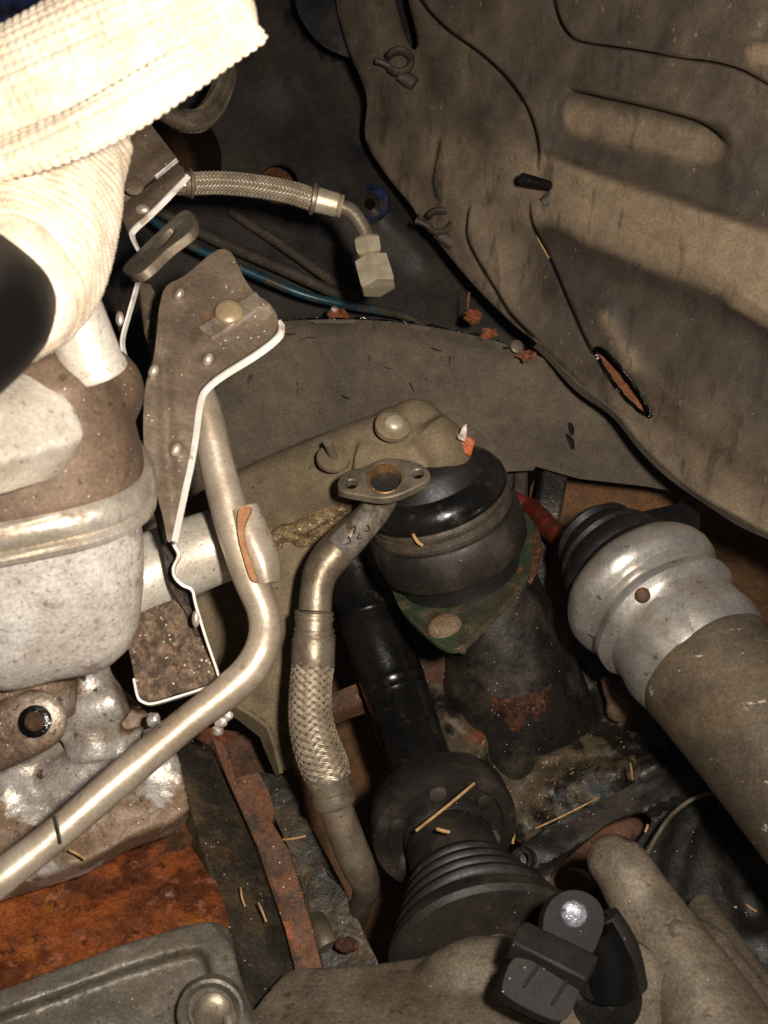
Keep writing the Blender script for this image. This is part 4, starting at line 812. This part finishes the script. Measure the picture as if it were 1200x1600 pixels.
g = G(); g.sweep([(492, 1440, .735, 18), (505, 1466, .715, 19), (512, 1480, .71, 17)], nc=18); build('stub', g, MT['steel_dark'], t)
g = G(); g.ball(K(542, 1476, .70), .0065, (1.3, .8, .7)); g.rough(.001, 300); build('rust_spot', g, MT['rustpatch'], t)
g = G(); g.sheet([(280, 1130), (420, 1150), (425, 1215), (300, 1230)], plane((280, 1130, .9), (420, 1150, .9), (300, 1230, .86)), thick=.004, step=20, hf=lambda X, Y: .003*fbm(X, Y, .02, 8)); build('rear_plate', g, MT['rustdull'], label='dull brown plate behind the lower edge of the tan bracket', cat='plate')

# ------------------------------------------------------------------ left: aluminium housing
t = thing('exhaust_housing', 'large stained cast aluminium housing with flanged rim at left', 'housing', K(80, 820, .5))
A = K(-15, 600, .50); B = K(85, 1025, .56); hx = (B-A).normalized(); Lh = (B-A).length
hn = hx
def se(th, n=3.4): return 1/(abs(math.cos(th))**n+abs(math.sin(th))**n)**(1/n)-1
def hl(prof, **k): g = G(); g.lathe(A, hx, [(u*Lh, r*.52/F) for u, r in prof], nc=96, disp=lambda s_, th: .058*se(th+.25), **k); return g
g = hl([(-.16, 60), (-.12, 150), (-.04, 186), (.1, 196), (.28, 202), (.31, 203), (.33, 198), (.35, 188)]); g.ball(K(120, 610, .505), .030, (1.1, .9, 1))
build('upper_cover', g, MT['cover_brown'], t, remesh=.0018, smooth=9)
g = G(); g.sheet(cr([(-60, 600), (0, 590), (50, 572), (85, 590), (112, 620), (128, 650), (136, 676), (120, 690), (60, 706), (0, 722), (-60, 745)], 4, True), plane((0, 600, .443), (130, 640, .460), (60, 710, .430)), thick=.03, step=10, hf=lambda X, Y: .006*np.exp(-(pdist([(-60, 640), (40, 625), (110, 650)], X, Y)[0]/40)**2)); build('pale_face', g, MT['pipe'], t, remesh=.0018, smooth=24)
g = hl([(.30, 170), (.305, 200), (.32, 209), (.34, 214), (.365, 216), (.385, 213), (.395, 204), (.402, 202), (.408, 209), (.42, 213), (.435, 212), (.445, 204), (.45, 150)]); build('flange_rim', g, MT['alu_flange'], t)
g = hl([(.41, 150), (.415, 186), (.45, 183), (.6, 178), (.72, 168), (.84, 152), (.92, 132), (.98, 100), (1.01, 60), (1.02, 20)]); build('lower_bowl', g, MT['alu'], t)
t2 = thing('bracket_foot', 'brown stained cast foot with round ear under the housing', 'casting', K(80, 1160, .55))
g = G()
g.sweep([(20, 1010, .575, 84), (40, 1070, .575, 80), (50, 1130, .575, 66)], nc=24)
g.sweep([(-90, 1190, .545, 56), (-20, 1160, .545, 52), (58, 1126, .545, 50)], nc=26, ab=(.5, 1)); g.ball(K(58, 1126, .545), .0165, (1, 1, .5))
build('ear', g, MT['alu_brown'], t2, remesh=.0018, smooth=5)
dome_bolt(t2, K(54, 1127, .534), D(.1, .2, 1), .0085, MT['wetblack'], name='wet_ring', h=.2)
dome_bolt(t2, K(54, 1127, .532), D(.1, .2, 1), .0052, MT['rustpatch'], name='pin', h=.5)
t3 = thing('lower_casting_block', 'pale corroded cast block crossed by the bare aluminium tube', 'casting', K(150, 1230, .62))
g = G()
fpn = plane((0, 1200, .64), (290, 1200, .66), (100, 1330, .62))
g.sheet([(-120, 1150), (60, 1120), (110, 1040), (150, 1020), (180, 1060), (250, 1130), (280, 1180), (298, 1262), (270, 1285), (200, 1310), (130, 1350), (30, 1380), (-120, 1430)], fpn, thick=.03, step=14, hf=lambda X, Y: .006*fbm(X, Y, .012, 41)+.0016*fbm(X, Y, .06, 3))
g.sweep([(95, 1125, .65, 40), (150, 1105, .645, 42), (190, 1088, .645, 34)], nc=20); g.sweep([(110, 1000, .65, 30), (135, 1060, .648, 40), (150, 1180, .65, 46)], nc=20)
g.sweep([(50, 1240, .658, 44), (140, 1205, .655, 46), (235, 1160, .655, 30)], nc=20); g.sweep([(195, 1262, .668, 46), (280, 1232, .668, 40)], nc=20)
build('block', g, MT['alu_pale'], t3, remesh=.0018, smooth=14)
g = G()
for x, y, r in ((240, 1125, 12), (250, 1138, 14), (236, 1150, 13), (228, 1165, 12), (312, 1098, 9), (352, 1104, 10), (345, 1128, 11), (340, 1140, 9), (356, 1118, 9)): g.ball(K(x, y, .628), r*.63/F, (1, 1, .8), n=7)
g.rough(.0015, 260); build('clear_grit', g, MT['alu_pale'], t3)
# cap cylinder above
t4 = thing('valve_can', 'short pale aluminium canister under the woven sleeve', 'canister', K(140, 530, .46))
g = G(); a = K(95, 440, .45); b = K(150, 582, .475); ax = (b-a).normalized(); l = (b-a).length
g.lathe(a, ax, [(0, .0135), (l*.9, .0142), (l*.93, .0150), (l*.99, .0150), (l, .0140)], nc=40); build('can', g, MT['pipe'], t4)
g = G(); g.sweep([(70, 530, .47, 34), (110, 580, .48, 34), (150, 620, .49, 30)], nc=20); build('neck', g, MT['alu_brown'], t4)

# pipe from the housing
t = thing('exhaust_pipe', 'fat pale metal pipe running from the housing behind the heat shield', 'pipe', K(230, 900, .62))
g = G(); g.sweep([(60, 978, .60, 66), (215, 905, .625, 64), (300, 868, .64, 60), (343, 852, .645, 58)], nc=48, sub=8); build('tube', g, MT['pipe'], t)
# heat shield, front
t = thing('heat_shield', 'brown folded steel heat shield with bright rolled edge, front of the bay', 'heat shield', K(300, 700, .55))
sp1 = plane((355, 390, .590), (230, 600, .560), (300, 700, .556))
so = cr([(345, 389), (357, 392), (365, 400), (380, 432), (398, 458), (416, 470), (428, 484), (434, 500), (428, 522), (400, 545), (345, 580), (318, 602), (309, 622), (302, 680), (295, 720), (284, 770), (275, 812), (271, 840), (262, 845), (255, 810), (240, 755), (226, 705), (224, 650), (228, 600), (240, 560), (247, 500), (250, 475), (260, 447), (290, 430), (325, 400)], 3, True)
dm = [(280, 460), (325, 562), (275, 703), (240, 580)]
def sh(X, Y):
    h = .0012*fbm(X, Y, .01, 2)
    for x, y in dm: h += .0028*np.exp(-(((X-x)**2+(Y-y)**2)/81)**1.5)
    d, s, a = pdist([(415, 468), (320, 530)], X, Y); h += .002*sstep(26, 8, d)
    d, s, a = pdist([(255, 560), (262, 700), (272, 820)], X, Y); h -= .002*np.exp(-(d/12)**2)
    return h
g = G(); g.sheet(so, sp1, thick=.0011, step=6, hf=sh); build('upper_sheet', g, MT['shield'], t, sharp=60)
ed = cr([(437, 500), (434, 521), (402, 548), (350, 581), (322, 604), (311, 626), (303, 684), (296, 724), (285, 774), (276, 816), (270, 845)], 5)
g = G(); g.ribbon([(x, y, float(sp1(x, y))-.0010) for x, y in ed], [(x+5.5, y+8-4*sstep(560, 640, y), float(sp1(x, y))+.0015) for x, y in ed], .0018); build('rolled_edge', g, MT['edge'], t)
for x, y in dm:
    g = G(); g.sweep([(x-3, y+7, float(sp1(x, y))-.0008, 4), (x-2, y+4, float(sp1(x, y))-.002, 7), (x+2, y-4, float(sp1(x, y))-.002, 7), (x+3, y-7, float(sp1(x, y))-.0008, 4)], nc=12, sub=3); build('dimple', g, MT['bare'], t)
g = G(); g.ribbon([(242, 585, .566), (230, 640, .5655), (228, 700, .564), (242, 752, .562), (257, 806, .560), (267, 842, .559)], [(238, 565, .583), (219, 640, .583), (219, 702, .582), (233, 758, .58), (248, 812, .578), (260, 850, .575)], .0014); build('left_flange', g, MT['shield_dark'], t)
g = G(); clp = plane((335, 525, .578), (415, 472, .582), (400, 500, .577)); g.sheet([(310, 512), (400, 456), (412, 474), (330, 528)], lambda X, Y: sp1(X, Y)-.0032, thick=.0018); clpo = build('clip_plate', g, MT['steel_dark'], t)
g = G(); g.ribbon([(330, 528, float(sp1(330, 528))-.004), (375, 500, float(sp1(375, 500))-.0045), (405, 480, float(sp1(405, 480))-.006), (421, 479, float(sp1(421, 479))-.0055), (424, 490, float(sp1(424, 490))-.003)], [(332, 532, float(sp1(330, 528))-.002), (377, 504, float(sp1(375, 500))-.0025), (404, 486, float(sp1(405, 480))-.003), (417, 484, float(sp1(421, 479))-.003), (419, 490, float(sp1(424, 490))-.001)], .001); build('clip_lip', g, MT['bare'], clpo)
dome_bolt(t, K(358, 487, float(sp1(358, 487))-.0045), D(.2, .35, 1), .0080, MT['bolt_tan'], name='bolt', h=.34)
sidep = lambda X, Y: .572+.00008*(Y-700)+0*X
g = G(); g.sheet(cr([(226, 700), (240, 752), (256, 812), (268, 846), (276, 868), (268, 888), (272, 902), (290, 918), (301, 926), (308, 950), (322, 1000), (330, 1040), (310, 1010), (292, 960), (276, 935), (262, 905), (254, 860), (240, 800)], 3, True), sidep, thick=.0012, step=8, hf=lambda X, Y: .001*fbm(X, Y, .03, 1)); build('side_sheet', g, MT['shield_dark'], t)
we = cr([(268, 838), (272, 852), (280, 868), (272, 884), (272, 900), (285, 914), (300, 922), (306, 945), (322, 998), (341, 1054), (340, 1065), (325, 1073), (282, 1087), (240, 1099), (224, 1097), (215, 1088), (209, 1060)], 5)
def wd(x, y): return .560+.03*max(0, min(1, (y-850)/240))
g = G(); g.ribbon([(x, y, wd(x, y)-.0025) for x, y in we], [(x+1.5, y+2, wd(x, y)+.006) for x, y in we], .0013); build('wavy_edge', g, MT['edge'], t)
g = G(); g.sheet(cr([(195, 974), (225, 955), (262, 940), (285, 935), (300, 955), (320, 1005), (339, 1056), (328, 1068), (280, 1083), (238, 1096), (218, 1088), (206, 1035)], 3, True), plane((195, 974, .60), (290, 935, .60), (300, 1070, .590)), thick=.0015, step=8, hf=lambda X, Y: .0016*fbm(X, Y, .05, 6)); build('lower_tray', g, MT['grit'], t)
g = G(); g.ball(K(306, 967, .572), .0032, (.7, 1.5, .6), n=8); build('dimple', g, MT['bare'], t)

# aluminium tube
t = thing('coolant_tube', 'bent bare aluminium tube sweeping from behind the shield to lower left', 'tube', K(380, 900, .6))
tp_ = [(310, 610, .60, 24), (325, 660, .598, 27), (340, 730, .594, 27), (356, 790, .59, 28), (374, 850, .586, 28), (392, 905, .583, 28), (411, 955, .58, 25), (413, 1000, .576, 26), (392, 1045, .572, 27), (350, 1085, .566, 27), (290, 1130, .558, 26), (190, 1215, .545, 27), (95, 1297, .53, 27), (0, 1372, .515, 28), (-120, 1465, .50, 30)]
g = G(); g.sweep(tp_, nc=36, sub=8, disp=lambda s, th: .0002*math.sin(s*70+th*2)); build('tube', g, MT['tube'], t)
g = G(); g.sweep([(381, 797, .588, 26), (394, 838, .585, 30), (408, 880, .583, 30), (414, 912, .582, 25)], nc=30, sub=6, ab=(1.08, 1), disp=lambda s, th: .0004*math.sin(th*5+s*80)); build('repair_sleeve', g, MT['tube'], t)
g = G(); g.sheet(cr([(372, 800), (382, 790), (392, 796), (384, 815), (380, 840), (392, 880), (402, 908), (392, 905), (382, 876), (372, 836)], 3, True), plane((375, 800, .571), (392, 800, .570), (395, 905, .566)), thick=.003); build('torn_edge', g, MT['tape'], t)
g = G(); g.sweep([(88, 1272, .515, 2), (90, 1290, .5135, 2), (95, 1318, .515, 2)], nc=6); build('seam', g, MT['rubber_dust'], t)

# rear shield piece with clip, upper left
t = thing('rear_shield', 'brown steel shield bracket holding the braided brake hose', 'bracket', K(230, 280, .6))
p1 = plane((200, 200, .62), (275, 240, .63), (190, 330, .60))
g = G(); g.sheet([(160, 255), (185, 215), (232, 188), (240, 200), (277, 248), (262, 262), (200, 300), (185, 320), (170, 290)], p1, thick=.0013, step=8, hf=lambda X, Y: .004*np.exp(-(pdist([(180, 300), (260, 240)], X, Y)[0]/12)**2)); build('upper_sheet', g, MT['shield'], t)
g = G(); g.ribbon([(242, 276, float(p1(242, 276))-.001), (275, 247, float(p1(275, 247))-.001)], [(244, 280, float(p1(242, 276))+.003), (278, 252, float(p1(275, 247))+.003)], .0012); build('bright_edge', g, MT['edge'], t)
p2 = plane((195, 330, .595), (285, 265, .60), (205, 365, .585))
g = G(); g.sheet([(188, 322), (240, 285), (277, 256), (286, 262), (290, 275), (262, 306), (205, 356), (200, 362), (192, 345)], p2, thick=.0013, step=8, hf=lambda X, Y: .003*np.exp(-(pdist([(200, 335), (280, 270)], X, Y)[0]/10)**2)); build('lower_sheet', g, MT['shield'], t)
es = cr([(291, 272), (262, 304), (232, 334), (206, 358), (204, 368), (210, 382), (217, 394)], 4)
g = G(); g.ribbon([(x, y, float(p2(x, y))-.001) for x, y in es], [(x+6, y+5, float(p2(x, y))+.002) for x, y in es], .0014); build('rolled_edge', g, MT['edge'], t)
g = G(); g.sheet([(190, 308), (240, 272), (243, 276), (196, 316)], lambda X, Y: p1(X, Y)-.003, thick=.0015); build('clip_plate', g, MT['steel_dark'], t)
dome_bolt(t, K(209, 290, .592), D(.1, .2, 1), .0058, MT['shield'], name='bolt', h=.28)
for x, y in ((222, 400), (186, 240)): pass
for x, y, f in ((219, 401, p2), (184, 240, p1)):
    pass
g = G(); g.ball(K(219, 400-.0, .58), .001, n=5)
g = G(); g.ball(K(220, 401, .60), .0030, (1.3, .9, .6), n=8)
g2 = G(); g2.ball(K(219, 401, float(p2(219, 401))), .0001, n=4)
g = G(); g.ball(K(222, 327, float(p2(222, 327))-.003), .0030, (1.4, 1.0, .6), n=8); build('dimple', g, MT['bare'], t)
g = G(); g.ball(K(186, 240, float(p1(186, 240))-.002), .0030, (1.4, .9, .6), n=8); build('dimple', g, MT['bare'], t)
# long thin rear edge going down to the front shield
re = cr([(216, 430), (208, 460), (198, 495), (190, 525), (190, 545), (200, 580), (212, 625), (228, 680), (240, 740), (262, 850)], 4)
g = G(); g.ribbon([(x, y, .60) for x, y in re], [(x+5, y+1, .604) for x, y in re], .0012); build('thin_edge', g, MT['edge'], t)
g = G(); g.sheet([(188, 430), (212, 436), (196, 500), (187, 520), (180, 500)], plane((188, 430, .62), (212, 436, .61), (187, 520, .61)), thick=.001); g.sheet([(200, 580), (212, 600), (238, 720), (268, 860), (258, 862), (228, 720), (205, 640)], plane((200, 580, .612), (238, 720, .606), (258, 862, .60)), thick=.001); build('rear_strip', g, MT['shield_dark'], t)
g = G(); g.ball(K(187, 498, .60), .0028, (.9, 1.6, .6), n=8); build('dimple', g, MT['bare'], t)
g = G(); g.sheet([(214, 440), (235, 445), (250, 470), (244, 540), (240, 570), (226, 520)], plane((214, 440, .64), (250, 470, .64), (240, 570, .62)), thick=.001, step=8, hf=lambda X, Y: .004*fbm(X, Y, .04, 3)); build('crumpled_corner', g, MT['shield'], t)
# slotted lever and threaded rod
t = thing('slotted_tab', 'worn grey steel tab with a slot beside the woven sleeve', 'tab', K(250, 380, .55))
tb = plane((200, 420, .55), (300, 340, .56), (230, 400, .548))
g = G(); g.sheet(cr([(196, 412), (230, 378), (262, 348), (284, 330), (298, 330), (303, 345), (296, 362), (262, 388), (228, 420), (208, 430), (192, 424)], 3, True), tb, thick=.005, holes=[cr([(240, 384), (258, 362), (272, 353), (276, 358), (268, 372), (248, 390)], 2, True)]); build('tab', g, MT['steel_dark'], t, bevel=.0012)
a = K(157, 262, .55); b = K(208, 200, .56); ax = (b-a).normalized(); l = (b-a).length
g = G(); g.lathe(a, ax, [(l*i/90, .0036+.0005*math.sin(i*2*math.pi/5)) for i in range(91)], nc=14); build('threaded_rod', g, MT['steel_dark'], label='dark threaded rod poking out just under the woven sleeve', cat='threaded rod')

# ------------------------------------------------------------------ woven sleeve
cell = .0036
def weave(r0):
    nc = max(8, round(2*math.pi*r0/cell/1.0))
    def f(s, th):
        u = s/cell; v = th/(2*math.pi)*nc
        row = math.floor(v)
        a = abs(math.sin(math.pi*v))**.6; b = abs(math.sin(math.pi*(u+.5*(row % 2)*0)))**.5
        return .00125*(a*b)+.0018*math.sin(s*38+th*1.3)*math.sin(th*2+s*11)
    return f
def wsweep(path, ab=(1, 1), twist=0, nc=340, step=.00055, raw_disp=None):
    c = cr(path, 24); pts = [K(p[0], p[1], p[2]) for p in c]; rad = [p[3]*p[2]/F for p in c]
    L = np.r_[0, np.cumsum([(pts[i+1]-pts[i]).length for i in range(len(pts)-1)])]; S = np.arange(0, L[-1], step)
    P = np.array([tuple(p) for p in pts]); C = np.stack([np.interp(S, L, P[:, k]) for k in range(3)], 1); R = np.interp(S, L, rad)
    g = G(); g.sweep([(Vector(C[i]), R[i]) for i in range(len(S))], nc=nc, raw=True, ab=ab, twist=twist, disp=raw_disp or weave(float(np.mean(rad))), caps=False)
    return g
def cuffd(s, th):
    nc = 26; v = th/(2*math.pi)*nc*4; u = s/.0056+.35*math.sin(th*2)
    return .0024*abs(math.sin(math.pi*u))**.7*(.75+.25*abs(math.sin(math.pi*v)))+.0016*math.sin(th*5+s*30)*math.sin(s*60+th)
t = thing('woven_sleeve', 'cream woven fabric sleeve folded over a black hose, top left', 'fabric sleeve', K(150, 150, .38))
g = wsweep([(-150, 225, .40, 108), (-40, 178, .395, 108), (80, 122, .39, 106), (200, 64, .385, 104), (300, 18, .38, 100), (352, -8, .378, 92), (372, -18, .378, 74), (385, -24, .378, 40)], ab=(.55, 1)); build('upper_fold', g, MT['cloth'], t, fix=False, sharp=180)
g = wsweep([(-60, 270, .375, 30), (30, 238, .373, 32), (110, 205, .371, 34), (200, 160, .37, 34), (280, 115, .371, 30), (350, 78, .373, 22), (398, 58, .376, 14), (412, 52, .378, 6)], ab=(.5, 1), nc=110); build('lower_fold', g, MT['cloth'], t, fix=False, sharp=180)
g = wsweep([(120, 200, .47, 80), (85, 260, .455, 100), (60, 325, .43, 118), (34, 390, .405, 127), (8, 436, .385, 124), (-4, 455, .376, 118), (-8, 458, .378, 104)], ab=(.92, 1), nc=330, raw_disp=cuffd); build('hose_cuff', g, MT['cloth'], t, fix=False, sharp=180)
g = G(); g.sweep([(90, 330, .47, 84), (30, 415, .41, 104), (-10, 458, .376, 108), (-75, 520, .335, 116), (-200, 620, .29, 120)], nc=64, sub=8); build('rubber_hose', g, MT['blackhose'], label='thick smooth black hose coming out of the woven cuff', cat='hose')
for p in ([(-2, 388, .366, 2), (6, 391, .366, 3), (10, 396, .366, 2)],):
    pass

# ------------------------------------------------------------------ straws and needles
def straw(pts, r, label, m='straw'):
    g = G(); g.sweep([(x, y, d, r) for x, y, d in pts], nc=6, sub=3); build('straw' if r > 1.8 else 'pine_needle', g, MT[m], label=label, cat='straw' if r > 1.8 else 'pine needle')
straw([(650, 1298, .70), (698, 1260, .70), (741, 1224, .715)], 2.4, 'long pale straw lying across the round drive shaft joint')
straw([(683, 1295, .70), (692, 1298, .698), (702, 1300, .70)], 2.9, 'short straw chip on the smooth boot cuff below the long straw')
straw([(836, 1295, .795), (885, 1272, .80), (936, 1246, .815)], 1.6, 'long pale needle lying on the black casting edge')
straw([(800, 1290, .79), (803, 1303, .79), (801, 1318, .79)], 2.0, 'short upright straw right of the drive shaft joint')
straw([(985, 1192, .84), (987, 1205, .84), (988, 1218, .845)], 1.4, 'tiny needle standing above the cross member')
straw([(1118, 1422, .79), (1134, 1420, .79), (1151, 1417, .79)], 1.8, 'pale needle on the black frame at far right')
straw([(1165, 1412, .79), (1172, 1418, .79), (1182, 1424, .79)], 1.4, 'thin brown needle right of the pale one on the black frame')
straw([(384, 1268, .735), (394, 1288, .733), (403, 1312, .73)], 1.5, 'thin needle on the rusty bar')
straw([(440, 1312, .77), (460, 1310, .768), (478, 1306, .768)], 1.7, 'orange needle lying on the dark frame plate')
straw([(376, 1386, .69), (378, 1402, .69), (383, 1416, .69)], 1.6, 'small straw on the oily dark rail, upper one')
straw([(404, 1410, .68), (410, 1424, .68), (416, 1440, .68)], 1.6, 'small straw on the oily dark rail, lower one')
straw([(108, 1328, .605), (120, 1334, .604), (133, 1342, .60)], 2.2, 'short straw on the pale cast block near the rust')
straw([(645, 834, .70), (652, 846, .70), (660, 852, .702)], 2.6, 'tiny tan leaf splinter on the black engine mount')
straw([(1008, 1300, .78), (1011, 1293, .78), (1012, 1288, .78)], 2.0, 'orange chip beside the oval opening')

def pile(n, box, df, r, mat, name, label, cat):
    g = G()
    for _ in range(n):
        x, y = random.uniform(box[0], box[2]), random.uniform(box[1], box[3])
        g.ball(K(x, y, float(df(x, y))), r*random.uniform(.5, 1.3), (1, 1, .6), n=4)
    o = build(name, g, mat, kind='stuff', label=label, cat=cat)
